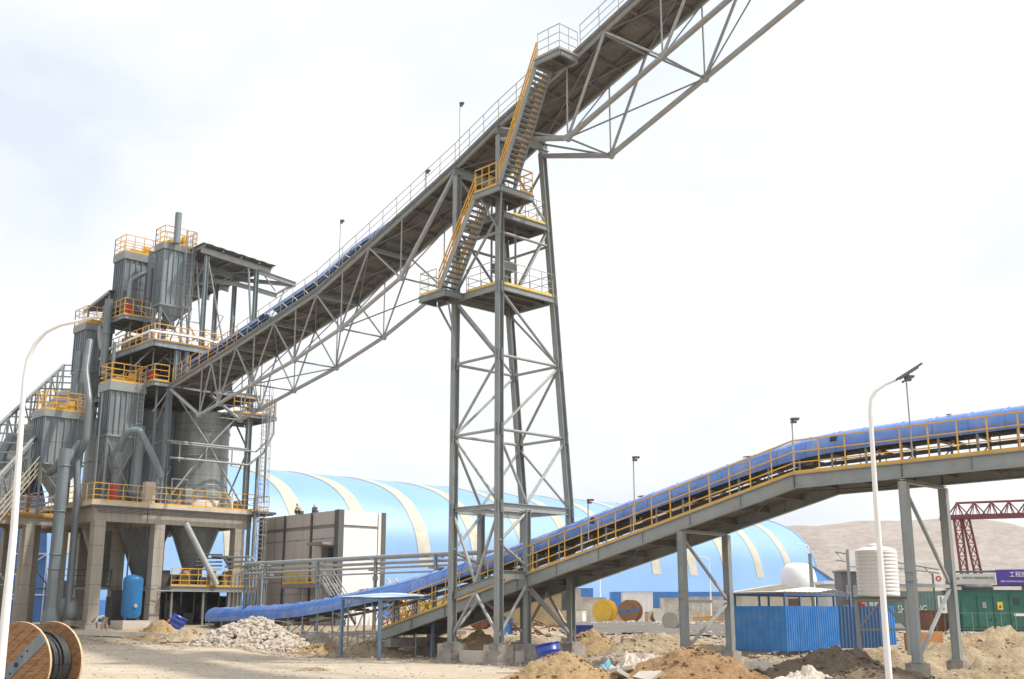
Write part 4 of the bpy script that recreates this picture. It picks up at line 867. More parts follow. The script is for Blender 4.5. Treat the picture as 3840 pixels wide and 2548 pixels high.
duct('vertical_duct', [G(-35.2, -2.4, 24.1), G(-35.2, -2.4, 18.5)], .27, 'grey vertical duct left of the tall filter platform', bands=[(G(-35.2, -2.4, 21.6), Z)])
duct('chimney_pipe', [G(-31.2, .45, 30.3), G(-31.2, .45, 28.0)], .24, 'thin chimney pipe rising above the upper right dust filter', cat='chimney')
duct('white_service_pipe', [G(-41, -1.75, 20.1), G(-37, -1.75, 20.25), G(-36.2, -1.75, 20.7), G(-29.6, -1.75, 20.92), G(-29.6, 1.9, 21.0), G(-29.6, 4.6, 20.75)], .09, 'white pipe running round the outside of the upper deck', m='white', cat='pipe', n=8)
duct('tall_exhaust_duct', [G(-30.9, -4.2, 16.5), G(-30.9, -4.2, 9.5)], .0001+.06, 'slender pipe beside the front dust filter', cat='pipe', n=8)
# dust filters
def bagfilter(s_, t_, a, b, zhop, zbody, zhead, ztop, label, legz, rail=True, m='steelblue'):
    """nearest corner at (s_, t_); extends -a along U and +b along N"""
    cs, ct = s_-a/2, t_+b/2; o = thing('dust_filter', label, 'dust filter', G(cs, ct, legz), 'ribbed grey dust filters')
    mb = MB(); mb.box(G(cs, ct, zbody), a-.3, b-.3, zhead-zbody, U, N); nr = 6
    for i in range(nr+1):
        y_ = -(b-.3)/2 + (b-.3)*i/nr; mb.box(G(cs+(a-.3)/2+.045, ct+y_, zbody), .09, .07, zhead-zbody-.01, U, N)
    nr = 5
    for i in range(nr+1):
        x_ = -(a-.3)/2 + (a-.3)*i/nr; mb.box(G(cs+x_, ct-(b-.3)/2-.045, zbody), .07, .09, zhead-zbody-.01, U, N)
    mb.build('filter_body', m, o)
    mb = MB(); mb.box(G(cs, ct, zhead), a, b, ztop-zhead, U, N); mb.build('head_box', 'steel', o)
    mb = MB(); mb.frustum(G(cs, ct, zhop), .35, .35, a-.3, b-.3, zbody-zhop-.1, U, N); mb.box(G(cs, ct, zbody-.1), a-.1, b-.1, .12, U, N); mb.box(G(cs, ct, zhop-.5), .4, .4, .5, U, N); mb.build('hopper', m, o)
    mb = MB()
    for x_ in (-1, 1):
        for y_ in (-1, 1): mb.beam(G(cs+x_*(a/2-.2), ct+y_*(b/2-.2), legz), G(cs+x_*(a/2-.2), ct+y_*(b/2-.2), zbody-.1), .14, .14)
    for y_ in (-1, 1): mb.tube([G(cs+(a/2-.2), ct-(b/2-.2), legz+.1), G(cs+(a/2-.2), ct+(b/2-.2), zbody-.3)] if y_ < 0 else [G(cs+(a/2-.2), ct+(b/2-.2), legz+.1), G(cs+(a/2-.2), ct-(b/2-.2), zbody-.3)], .045, 6)
    mb.tube([G(cs-(a/2-.2), ct-(b/2-.2), legz+.1), G(cs+(a/2-.2), ct-(b/2-.2), zbody-.3)], .045, 6)
    mb.build('leg_frame', 'steel', o)
    if rail:
        railing(o, [G(cs-a/2+.05, ct-b/2+.05, ztop+.01), G(cs+a/2-.05, ct-b/2+.05, ztop+.01), G(cs+a/2-.05, ct+b/2-.05, ztop+.01), G(cs-a/2+.05, ct+b/2-.05, ztop+.01)], sp=.75, h=1.25, closed=True)
        mb = MB(); mb.box(G(cs-.1, ct-.1, ztop), a*.5, b*.4, .45, U, N); mb.box(G(cs+.3, ct+.5, ztop), .4, .4, .8, U, N); mb.build('valve_unit', 'orange', o)
    mb = MB(); q = G(cs+(a/2)+.08, ct+b*.33, 0)
    for d in (-.22, .22): mb.tube([G(cs+a/2+.14, ct+b*.33+d, zbody-.8), G(cs+a/2+.14, ct+b*.33+d, ztop+1.1)], .022, 5)
    z_ = zbody-.6
    while z_ < ztop+.9: mb.tube([G(cs+a/2+.14, ct+b*.33-.22, z_), G(cs+a/2+.14, ct+b*.33+.22, z_)], .014, 4); z_ += .3
    if b > 2.5 and zhead-zbody > 3: mb.build('ladder', 'steel2', o)
    return o
bagfilter(-31.1, -3.6, 1.9, 2.6, 11.3, 13.85, 16.85, 17.45, 'front ribbed dust filter with an orange crown just left of the big silos', 9.3)
bagfilter(-33.3, -6.95, 2.0, 3.0, 9.9, 11.9, 14.95, 15.42, 'lower left ribbed dust filter standing behind the straight stack', 8.5)
bagfilter(-37.4, -3.0, 2.2, 2.2, 17.0, 19.3, 22.27, 22.75, 'rear ribbed dust filter beside the pale kinked duct', 15.0)
bagfilter(-34.8, -1.7, 1.9, 2.9, 23.2, 23.75, 27.3, 27.85, 'tall upper ribbed dust filter on its own railed platform', 22.78)
bagfilter(-31.5, -.35, 1.5, 2.6, 22.5, 23.55, 27.6, 28.05, 'upper right ribbed dust filter next to the canopy roof', 20.45)
mb = MB(); mb.beam(G(-36, -1.2, 17.6), G(-37, -3.5, 15.0), .2, .2)
cg = thing('caged_ladder', 'caged ladder running up the front of the upper right dust filter', 'ladder', tuple(G(-31.2, 1.6, 20.5)))
mb = MB()
for d in (-.24, .24): mb.tube([G(-31.25, 1.5+d, 20.5), G(-31.25, 1.5+d, 29.2)], .03, 6)
z_ = 20.7
while z_ < 29: mb.tube([G(-31.25, 1.26, z_), G(-31.25, 1.74, z_)], .016, 4); z_ += .3
mb.build('rungs', 'steel2', cg)
mb = MB(); z_ = 22.6
while z_ < 29.2: mb.tube([G(-31.25+.62*math.sin(a*math.pi/6), 1.5-.36*math.cos(a*math.pi/6), z_) for a in range(7)], .016, 4); z_ += .8
for a in (1, 3, 5): mb.tube([G(-31.25+.62*math.sin(a*math.pi/6), 1.5-.36*math.cos(a*math.pi/6), 22.6) , G(-31.25+.62*math.sin(a*math.pi/6), 1.5-.36*math.cos(a*math.pi/6), 29.1)], .014, 4)
mb.build('safety_cage', 'steel2', cg)
for (a_, b_, r__, lb) in (((-33.2, -2.6, 20.6), (-33.2, -2.6, 9.6), .12, 'thin vertical pipe rising beside the front dust filter'), ((-30.6, -.5, 17.4), (-30.6, -.5, 9.5), .09, 'slender drain pipe under the middle deck'), ((-30.2, 1.3, 20.1), (-30.2, 1.3, 17.8), .2, 'short thick chute pipe between the two decks'), ((-36.0, -3.9, 20.2), (-36.0, -3.9, 8.8), .2, 'dark vertical pipe between the rear filter and the snaking duct')):
    mb = MB(); mb.tube([G(*a_), G(*b_)], r__, 10); o = mb.build('vertical_pipe', 'steelblue2'); tag(o, lb, 'pipe', 'grey ducts and pipes of the dust filters')
# right-hand ladder tower next to the slab
lt = thing('caged_ladder', 'caged ladder and cable tray climbing the right side of the silo plant', 'ladder', G(-29.5, 7.4, TZ))
mb = MB()
for d in (-.25, .25): mb.tube([G(-29.4, 7.35+d, TZ), G(-29.4, 7.35+d, 18.6)], .035, 6)
z_ = TZ+.3
while z_ < 18.4: mb.tube([G(-29.4, 7.1, z_), G(-29.4, 7.6, z_)], .02, 4); z_ += .32
mb.build('rungs', 'steel2', lt)
mb = MB(); z_ = 4.0
while z_ < 18.4:
    mb.tube([G(-29.4+.7*math.sin(a*math.pi/6), 7.35-.38*math.cos(a*math.pi/6), z_) for a in range(7)], .018, 4); z_ += .9
for a in (1, 3, 5): mb.tube([G(-29.4+.7*math.sin(a*math.pi/6), 7.35-.38*math.cos(a*math.pi/6), 4), G(-29.4+.7*math.sin(a*math.pi/6), 7.35-.38*math.cos(a*math.pi/6), 18.2)], .016, 4)
mb.build('safety_cage', 'steel2', lt)
mb = MB(); mb.ibeam(G(-29.9, 6.75, 1.6), G(-29.9, 6.75, 9.0), .2, .2, N); mb.beam(G(-29.5, 6.95, 1.7), G(-29.5, 6.95, 13), .3, .08, N); mb.build('cable_tray', 'steel', lt)
platform(lt, -31, -29.2, 6.9, 8.5, 9.25, th=.14, joist=.5); 
# blue pressure vessel
pv = thing('air_receiver_tank', 'upright blue pressure vessel standing between the concrete columns', 'tank', tuple(G(-29.0, -1.9, TZ)))
p_ = G(-29.0, -1.95, 0); mb = MB(); zb = 2.15
mb.lathe(p_, [(.02, zb-.25), (.45, zb-.15), (.6, zb+.05), (.62, zb+.2), (.62, zb+2.1), (.6, zb+2.3), (.42, zb+2.48), (.02, zb+2.56)], 28); mb.build('vessel', 'tankb', pv)
mb = MB()
for a in range(3): mb = MB(); q = p_ + V(math.cos(a*2.1)*.45, math.sin(a*2.1)*.45, 0); mb.beam(q+V(0, 0, TZ), q+V(0, 0, zb+.1), .1, .1); mb.build('leg', 'tankb', pv)
mb = MB(); mb.lathe(p_ + (U*.62-N*.05) + V(0, 0, 2.75), [(.12, 0), (.12, .1)], 12, U, True, True); mb.build('valve', 'steel2', pv)
mb = MB(); mb.box(G(-29.0, -1.95, TZ-.3), 1.8, 1.8, .55, U, N); single(mb, 'concrete_plinth', 'concl', 'low concrete plinth under the upright blue vessel', 'plinth', loc=tuple(G(-29.0, -1.95, TZ-.3)))
# fans at ground level between the left columns
for s_, t_, lab in ((-31.6, -4.9, 'grey centrifugal fan housing between the straight stack and the front column'), (-36.3, -8.6, 'second centrifugal fan housing at the far left behind the columns')):
    o = thing('centrifugal_fan', lab, 'fan', tuple(G(s_, t_, TZ)), 'centrifugal fans')
    mb = MB(); mb.lathe(G(s_, t_, TZ+.85)-N*.35, [(.02, 0), (.8, 0), (.8, .7), (.02, .7)], 20, N); mb.frustum(G(s_-.6, t_, TZ+1.1), .6, .6, .7, .7, 1.6, U, N); mb.build('housing', 'steel', o)
    mb = MB(); mb.box(G(s_, t_, TZ-.1), 1.6, 1.2, .35, U, N); mb.build('base', 'concd', o)
# third gallery at the far left
g3 = thing('enclosed_truss_gallery', 'distant truss gallery with brown underside rising behind the left dust filter', 'conveyor gallery', (-34, 78, 12))
Pa, Pb = V(-29.6, 64, 8.6), V(-35.3, 96, 22.9); dd = (Pb-Pa).normalized(); sd3 = dd.cross(Z).normalized(); Wg = 3.0
mb = MB(); 
for k in (0, -Wg):
    o_ = sd3*k; mb.ibeam(Pa+o_, Pb+o_, .2, .24); mb.ibeam(Pa+o_-V(0, 0, 2.3), Pb+o_-V(0, 0, 2.3), .2, .3)
    n_ = 16
    for i in range(n_+1):
        p = lerp(Pa, Pb, i/n_)+o_; mb.beam(p, p-V(0, 0, 2.25), .12, .12)
        if i < n_: q = lerp(Pa, Pb, (i+1)/n_)+o_; mb.beam(p-V(0, 0, 2.2), q-V(0, 0, .1), .08, .08) if i % 2 else mb.beam(p-V(0, 0, .1), q-V(0, 0, 2.2), .08, .08)
for i in range(17): p = lerp(Pa, Pb, i/16); mb.beam(p, p-sd3*Wg, .1, .1)
mb.build('truss', 'steel', g3)
mb = MB()
for i in range(34):
    a, b = lerp(Pa, Pb, i/34), lerp(Pa, Pb, (i+.94)/34); mb.hexa([a-V(0, 0, 2.2), a-V(0, 0, 2.2)-sd3*Wg, b-V(0, 0, 2.2)-sd3*Wg, b-V(0, 0, 2.2)] + [a-V(0, 0, 2.1), a-V(0, 0, 2.1)-sd3*Wg, b-V(0, 0, 2.1)-sd3*Wg, b-V(0, 0, 2.1)])
    mb.ibeam(a-V(0, 0, 2.35), a-V(0, 0, 2.35)-sd3*Wg, .1, .2)
mb.build('deck_plate', 'deck', g3)
mb = MB()
for i in (4, 10):
    p = lerp(Pa, Pb, i/16)-V(0, 0, 2.4)
    for k in (0, -Wg): mb.ibeam(V(p.x, p.y, 1)+sd3*k, p+sd3*k, .25, .25, N)
    for z_ in (4, 8): mb.tube([V(p.x, p.y, z_), V(p.x, p.y, z_)-sd3*Wg], .06, 6); mb.tube([V(p.x, p.y, z_), V(p.x, p.y, z_+3.6)-sd3*Wg], .05, 6)
mb.build('support_leg', 'steel', g3)
railing(g3, [Pa+sd3*.6-V(0, 0, 2.1), Pb+sd3*.6-V(0, 0, 2.1)], 'railpale', sp=1.5)
# ================================================================ BUILDINGS BEHIND
dome = thing('arched_storage_barn', 'huge light blue barrel roofed storage barn with cream skylight strips filling the background', 'storage barn', G(-57, 126, 1.5))
D0 = G(-56.99, 77.92, 0); half = [(0, .5), (.15, 3), (.45, 5), (.9, 6.9), (1.5, 9.9), (2.2, 11.6), (3.1, 12.9), (4.3, 14.3), (5.8, 15.4), (8, 16.5), (10.6, 17.3), (13.2, 17.95), (16, 18.4), (19, 18.7), (22, 18.8)]
prof = half + [(44-b, z) for b, z in reversed(half[:-1])]
# smooth the profile
def smooth(pr, k=2):
    for _ in range(k):
        o = [pr[0]]
        for a, b in zip(pr[:-1], pr[1:]): o += [(a[0]*.75+b[0]*.25, a[1]*.75+b[1]*.25), (a[0]*.25+b[0]*.75, a[1]*.25+b[1]*.75)]
        pr = o + [pr[-1]]
    return pr
prof = smooth(prof, 2)
T0, T1 = -74.0, 48.0
mb = MB(); ncol = 244
pn = []
for i, (b, z) in enumerate(prof):
    a_ = prof[max(0, i-1)]; c_ = prof[min(len(prof)-1, i+1)]; d_ = V(c_[0]-a_[0], c_[1]-a_[1], 0).normalized(); pn.append((-d_.y, d_.x))
for j in range(ncol+1):
    t = T0 + (T1-T0)*j/ncol; off = .03*(1 if j % 2 else 0)
    for (b, z), (nb, nz_) in zip(prof, pn): mb.v.append(D0 - U*(b+nb*off) + N*t + V(0, 0, z + nz_*off))
m_ = len(prof); mb.f = [(j*m_+i, j*m_+i+1, (j+1)*m_+i+1, (j+1)*m_+i) for j in range(ncol) for i in range(m_-1)]; mb.sm = [True]*len(mb.f)
mb.build('barrel_roof', 'dome', dome)
for k in range(-9, 6):
    mb = MB(); t0 = k*8.0; 
    for j in range(4):
        t = t0 - .9 + 1.8*j/3
        for (b, z), (nb, nz_) in zip(prof, pn):
            if z < 7.3 or b > 40: continue
            mb.v.append(D0 - U*(b+nb*.05) + N*t + V(0, 0, z + nz_*.05))
    L_ = len(mb.v)//4; mb.f = [(j*L_+i, j*L_+i+1, (j+1)*L_+i+1, (j+1)*L_+i) for j in range(3) for i in range(L_-1)]; mb.sm = [True]*len(mb.f)
    mb.build('skylight_strip', 'cream', dome)
mb = MB(); pts = [D0 - U*b + N*(T1-.1) + V(0, 0, z) for b, z in prof]; mb.poly(pts, .3, -N); mb.build('end_wall', 'blueshed', dome)
mb = MB(); pts = [D0 - U*b + N*(T1+.0) + V(0, 0, z) for b, z in prof]; mb.tube(pts, .16, 6); mb.build('verge_trim', 'dome', dome)
mb = MB(); mb.beam(D0 + U*.35 + N*T0 + V(0, 0, 2.6), D0 + U*.35 + N*T1 + V(0, 0, 2.6), .3, 1.6); mb.build('base_wall', 'bluewall', dome)
# lean-to shed at the right end of the barn
sh = thing('gable_shed', 'bright blue lean-to shed against the right end of the barn', 'shed', (40, 152, 1.5))
mb = MB(); q0, q1 = V(38.5, 150, 0), V(46.5, 158, 0); dv = (q1-q0); back = V(.25, .95, 0)*4
pA = [q0+V(0, 0, 1), q1+V(0, 0, 1), q1+V(0, 0, 4.4), q0+V(0, 0, 8.4)]; mb.hexa([pA[0], pA[1], pA[1]+back, pA[0]+back, pA[3], pA[2], pA[2]+back, pA[3]+back]); mb.build('wall', 'blueshed', sh)
mb = MB(); mb.beam(pA[3]+V(-.3, -.3, .12), pA[2]+V(.4, .2, .0), .3, .16); mb.build('verge_trim', 'steel2', sh)
# deep blue shed behind the left columns
bs = thing('blue_clad_building', 'deep blue clad building with white braces seen between the left concrete columns', 'building', (-47, 112, 1.5))
mb = MB(); mb.box(V(-60, 118, 1), 32, 10, 12.6); mb.build('wall', 'bluewall', bs)
mb = MB()
for z_ in (4.0, 7.9): mb.tube([V(-62, 112.7, z_), V(-37.5, 112.7, z_)], .09, 6)
for x_ in (-56, -50.5, -45): mb.tube([V(x_, 112.6, 1.5), V(x_, 112.6, 10)], .09, 6); mb.tube([V(x_, 112.5, 7.8), V(x_+2.6, 112.5, 5.9)], .08, 6); mb.tube([V(x_+2.6, 112.5, 5.9), V(x_+5.4, 112.5, 7.8)], .08, 6); mb.tube([V(x_, 112.5, 2.2), V(x_+3.2, 112.5, 4.0)], .08, 6)
mb.build('wall_brace', 'white', bs)
# switchgear building
BL = G(-22.95, 9.5, 0); bz0, bz1 = 1.5, 9.1
eb = thing('switchgear_building', 'boxy building with beige panel side, white end wall and dark grey corner trims', 'building', tuple(BL+V(0, 0, bz0)))
Lb, Wb = 9.9, 3.9
mb = MB(); P = [BL, BL-U*Lb, BL-U*Lb+N*Wb, BL+N*Wb]; nn_ = 3
mb.hexa([p+V(0, 0, bz0-.6) for p in (BL-U*Lb+N*.02, BL-U*.02+N*.02, BL+N*Wb-U*.02, BL-U*Lb+N*Wb)] + [p+V(0, 0, bz1-.1) for p in (BL-U*Lb+N*.02, BL-U*.02+N*.02, BL+N*Wb-U*.02, BL-U*Lb+N*Wb)]); mb.build('core', 'trim', eb)
mb = MB(); bays = [(0.35, 3.0), (3.35, 6.4), (6.75, 9.7)]
for a, b in bays:
    for z0, z1 in ((bz0-.5, 3.55), (3.58, 5.85), (5.88, 7.95), (8.2, bz1)):
        if a < 1 and z0 > 3.6 and z0 < 8: mb.hexa([BL-U*x+N*y+V(0, 0, z) for z in (z0, z1) for x, y in ((b, -.04), (1.9, -.04), (1.9, .05), (b, .05))]); continue
        mb.hexa([BL-U*x+N*y+V(0, 0, z) for z in (z0, z1) for x, y in ((b, -.04), (a, -.04), (a, .05), (b, .05))])
mb.hexa([BL-U*x+N*y+V(0, 0, z) for z in (6.75, 7.95) for x, y in ((1.9, -.04), (.35, -.04), (.35, .05), (1.9, .05))])
mb.build('side_panel', 'panelb', eb)
mb = MB()
for z0, z1 in ((bz0-.5, 7.95), (8.15, bz1)): mb.hexa([BL+U*x+N*y+V(0, 0, z) for z in (z0, z1) for x, y in ((-.05, .32), (.04, .32), (.04, 3.25), (-.05, 3.25))])
mb.hexa([BL+U*x+N*y+V(0, 0, z) for z in (bz0-.5, bz1) for x, y in ((-.05, 3.35), (.04, 3.35), (.04, 3.65), (-.05, 3.65))])
mb.build('end_panel', 'panelw', eb)
mb = MB()
mb.box(BL+V(0, 0, bz0-.6)-U*.12+N*.14, .5, .44, bz1-bz0+.65, U, N); mb.box(BL+V(0, 0, bz0-.6)+N*(Wb-.12)-U*.1, .4, .34, bz1-bz0+.63, U, N); mb.box(BL+V(0, 0, bz0-.6)-U*(Lb-.08)+N*.1, .26, .4, bz1-bz0+.62, U, N)
for x in (3.18, 6.58): mb.box(BL-U*x+V(0, 0, bz0-.5)-N*.03, .2, .1, bz1-bz0+.52, U, N)
mb.build('corner_trim', 'trimd', eb)
mb = MB(); mb.hexa([BL-U*x+N*y+V(0, 0, z) for z in (3.7, 6.7) for x, y in ((1.85, .02), (.4, .02), (.4, .06), (1.85, .06))]); mb.build('door_recess', 'trim', eb)
mb = MB(); mb.hexa([BL-U*x+N*y+V(0, 0, z) for z in (4.35, 6.6) for x, y in ((1.1, -.03), (.5, -.03), (.5, .01), (1.1, .01))]); mb.build('door', 'glass', eb)
mb = MB(); mb.box(BL-U*1.15-N*.55+V(0, 0, 6.78), 1.9, 1.1, .18, U, N); mb.build('door_canopy', 'trim', eb)
lnd = MB(); lnd.box(BL-U*2.1-N*.75+V(0, 0, 3.95), 4.6, 1.45, .28, U, N); lnd.build('landing', 'trim', eb)
railing(eb, [BL-U*4.35-N*.1+V(0, 0, 4.24), BL-U*4.35-N*1.42+V(0, 0, 4.24), BL+U*.1-N*1.42+V(0, 0, 4.24)], m='yellow', sp=.8, h=1.0)
stair(eb, BL+U*.2-N*1.3+V(0, 0, 4.1), BL+U*3.0-N*1.3+V(0, 0, 1.6), .8, N, m='steel', railm='steel2')
mb = MB()
for x in (-4.3, -2.0, .1): mb.beam(BL+U*x-N*1.3+V(0, 0, 1.2), BL+U*x-N*1.3+V(0, 0, 3.95), .1, .1)
mb.build('landing_post', 'steel', eb)
mb = MB(); mb.tube([BL-U*7.8-N*.12+V(0, 0, 9.1), BL-U*7.6-N*.12+V(0, 0, 5.6)], .012, 4); mb.build('hanging_cable', 'black', eb)
# right-hand yellow gate rails beyond the building
for k, (s_, t_) in enumerate(((-20.5, 9.8), (-18.6, 9.8))):
    pass
mb = MB(); 
yr = thing('yellow_barrier_rail', 'yellow guard rail standing to the right of the white end wall', 'guard rail', tuple(BL+U*2.6+N*3+V(0, 0, 1.5)))
railing(yr, [BL+U*1.6+N*3.4+V(0, 0, 2.9), BL+U*4.6+N*3.4+V(0, 0, 2.9), BL+U*6.6+N*3.4+V(0, 0, 2.0)], m='yellow', sp=.5, h=1.1)
stair(yr, BL+U*1.4+N*3.2+V(0, 0, 3.6), BL+U*3.4+N*3.2+V(0, 0, 1.6), .7, N, m='yellow', railm='yellow')
# pipe rack in front of the building
pr = thing('pipe_rack', 'long rack of pale pipes crossing in front of the beige building', 'pipe rack', (-9, 68, 1.5))
pA, pB = V(-17.4, 76.0, 5.42), V(3.2, 57.9, 5.5); pd = (pB-pA).normalized(); ps = pd.cross(Z).normalized()
mb = MB()
for k, (o_, z_, r_) in enumerate(((0, .0, .11), (-.35, -.35, .09), (-.1, -.62, .07), (.25, -.95, .05), (-.5, -.05, .08))): mb.tube([pA+ps*o_+V(0, 0, z_), lerp(pA, pB, .5)+ps*o_+V(0, 0, z_+.02), pB+ps*o_+V(0, 0, z_)], r_, 8)
for k in range(5): mb.tube([pA+ps*(-.3+k*.15)+V(.1, 0, -.35-.1*k), pA+ps*(-.3+k*.15)+V(-.15-.12*k, .1, -.35-.1*k), pA+ps*(-.3+k*.15)+V(-.2-.12*k, .1, -3.0)], .045, 8)
mb.build('pipe', 'steel2', pr)
for f in (.08, .27, .46, .64, .82):
    mb = MB(); p = lerp(pA, pB, f); zg = hgt(p.x, p.y)-.1; mb.ibeam(V(p.x, p.y, zg), p+V(0, 0, -.2), .16, .16, N); mb.beam(p+ps*.5+V(0, 0, -.14), p-ps*.6+V(0, 0, -.14), .12, .1); mb.beam(p+ps*.5+V(0, 0, -.74), p-ps*.6+V(0, 0, -.74), .12, .1); mb.box(p+V(0, 0, -1.3), .3, .3, .22); mb.build('rack_post', 'steel', pr)
pc = MB()
for k in range(6): 
    a_ = V(-17.7+.12*k, 76.6-.1*k, 0); pc.tube([a_+V(-1.4, 1, 5.3+.3*(k % 3)), a_+V(0, 0, 5.3+.3*(k % 3)), a_+V(.2+.12*k, -.1, 5.0), a_+V(.25+.12*k, -.1, 1.7)], .07, 8)
single(pc, 'bent_pipe_bundle', 'steel', 'bundle of bent grey pipes at the left edge of the beige building', 'pipes', loc=(-19.3, 77.2, 1.5))
# ducts and low frames under the left part of the belt
mb = MB()
for k in range(9):
    a = lerp(V(-14.5, 66.8, 0), V(-5.5, 58.6, 0), k/8)+V(.6, 1.6, 0); zg = hgt(a.x, a.y); mb.beam(a+V(0, 0, zg), a+V(0, 0, zg+1.2), .06, .06)
    if k < 8: b = lerp(V(-14.5, 66.8, 0), V(-5.5, 58.6, 0), (k+1)/8)+V(.6, 1.6, 0); mb.tube([a+V(0, 0, zg+1.1), b+V(0, 0, hgt(b.x, b.y)+1.1)], .03, 5); mb.tube([a+V(0, 0, zg+.5), b+V(0, 0, hgt(b.x, b.y)+.5)], .03, 5)
single(mb, 'guard_rail', 'steel', 'thin grey guard rail running under the blue covered belt', 'guard rail', loc=(-10, 64, 1))
# ================================================================ YARD OBJECTS
def street_lamp(pts, r0, r1, base, head_dir, label, head=True, hp=None, hm='lampgrey', hs=1.):
    o = thing('street_lamp', label, 'street lamp', base, 'white street lamps')
    b = Vector(base); mb = MB(); P = [b] + [Vector(p) for p in pts]; n = len(P); L = [0]
    for p, q in zip(P[:-1], P[1:]): L.append(L[-1]+(q-p).length)
    mb.tube(P, [r0+(r1-r0)*l/L[-1] for l in L], 12); mb.lathe(b, [(r0*1.9, 0), (r0*1.9, .05), (r0*1.1, .06), (r0*1.05, .5)], 12); mb.build('pole', 'white', o)
    if head:
        hd = Vector(head_dir).normalized(); hp = Vector(hp); sd_ = hd.cross(Z).normalized(); up = sd_.cross(hd).normalized()
        mb = MB(); mb.beam(hp-hd*.12, hp+hd*.62*hs, .26*hs, .055*hs, up); mb.beam(hp+hd*.0-up*.035*hs, hp+hd*.5*hs-up*.035*hs, .2*hs, .04*hs, up); mb.build('lamp_head', hm, o)
        if hs < 1: return o
        mb = MB(); mb.beam(hp+hd*.2-V(0, 0, .04), hp+hd*.2-V(0, 0, .14), .1, .1); mb.beam(hp+hd*.2-hd*.12-V(0, 0, .15), hp+hd*.2+hd*.12-V(0, 0, .15), .14, .05); mb.build('sensor', 'trimd', o)
    return o
street_lamp([(8.55, 27, 5), (8.57, 27, 6.95), (8.61, 27, 7.28), (8.74, 27, 7.5), (8.97, 27, 7.66), (9.27, 27, 7.78)], .085, .045, (8.55, 27, hgt(8.55, 27)), (.55, 0, .34), 'white street lamp with a swan neck at the right, complete with its dark lamp head', hp=(9.34, 27, 7.82))
street_lamp([(-11.2, 26, 4), (-11.31, 26, 7.59), (-11.28, 26, 8.04), (-11.14, 26, 8.42), (-10.92, 26, 8.7), (-10.6, 26, 8.87), (-10.2, 26, 8.96), (-9.95, 26, 9.02)], .115, .035, (-11.2, 26, hgt(-11.2, 26)), (1, 0, .2), 'white street lamp at the far left whose curved arm passes before the plant', hp=(-9.95, 26, 9.03), hm='white', hs=.45)
# distant thin white poles before the barn
for x, y, h, lb in ((9.2, 122, 7.0, 'thin white pole before the barn right of the yellow cable reel'), (20.0, 118, 6.2, 'thin white pole before the barn left of the blue fence'), (28.6, 112, 7.2, 'thin white pole in front of the blue lean-to shed')):
    zg = hgt(x, y); mb = MB(); mb.tube([V(x, y, zg), V(x, y, zg+h)], .09, 6, r2=.05); mb.tube([V(x, y, zg+h), V(x-.5, y, zg+h+.25), V(x-1.1, y, zg+h+.3)], .045, 5); single(mb, 'lamp_post', 'white', lb, 'lamp post', 'distant white lamp posts', loc=(x, y, zg))
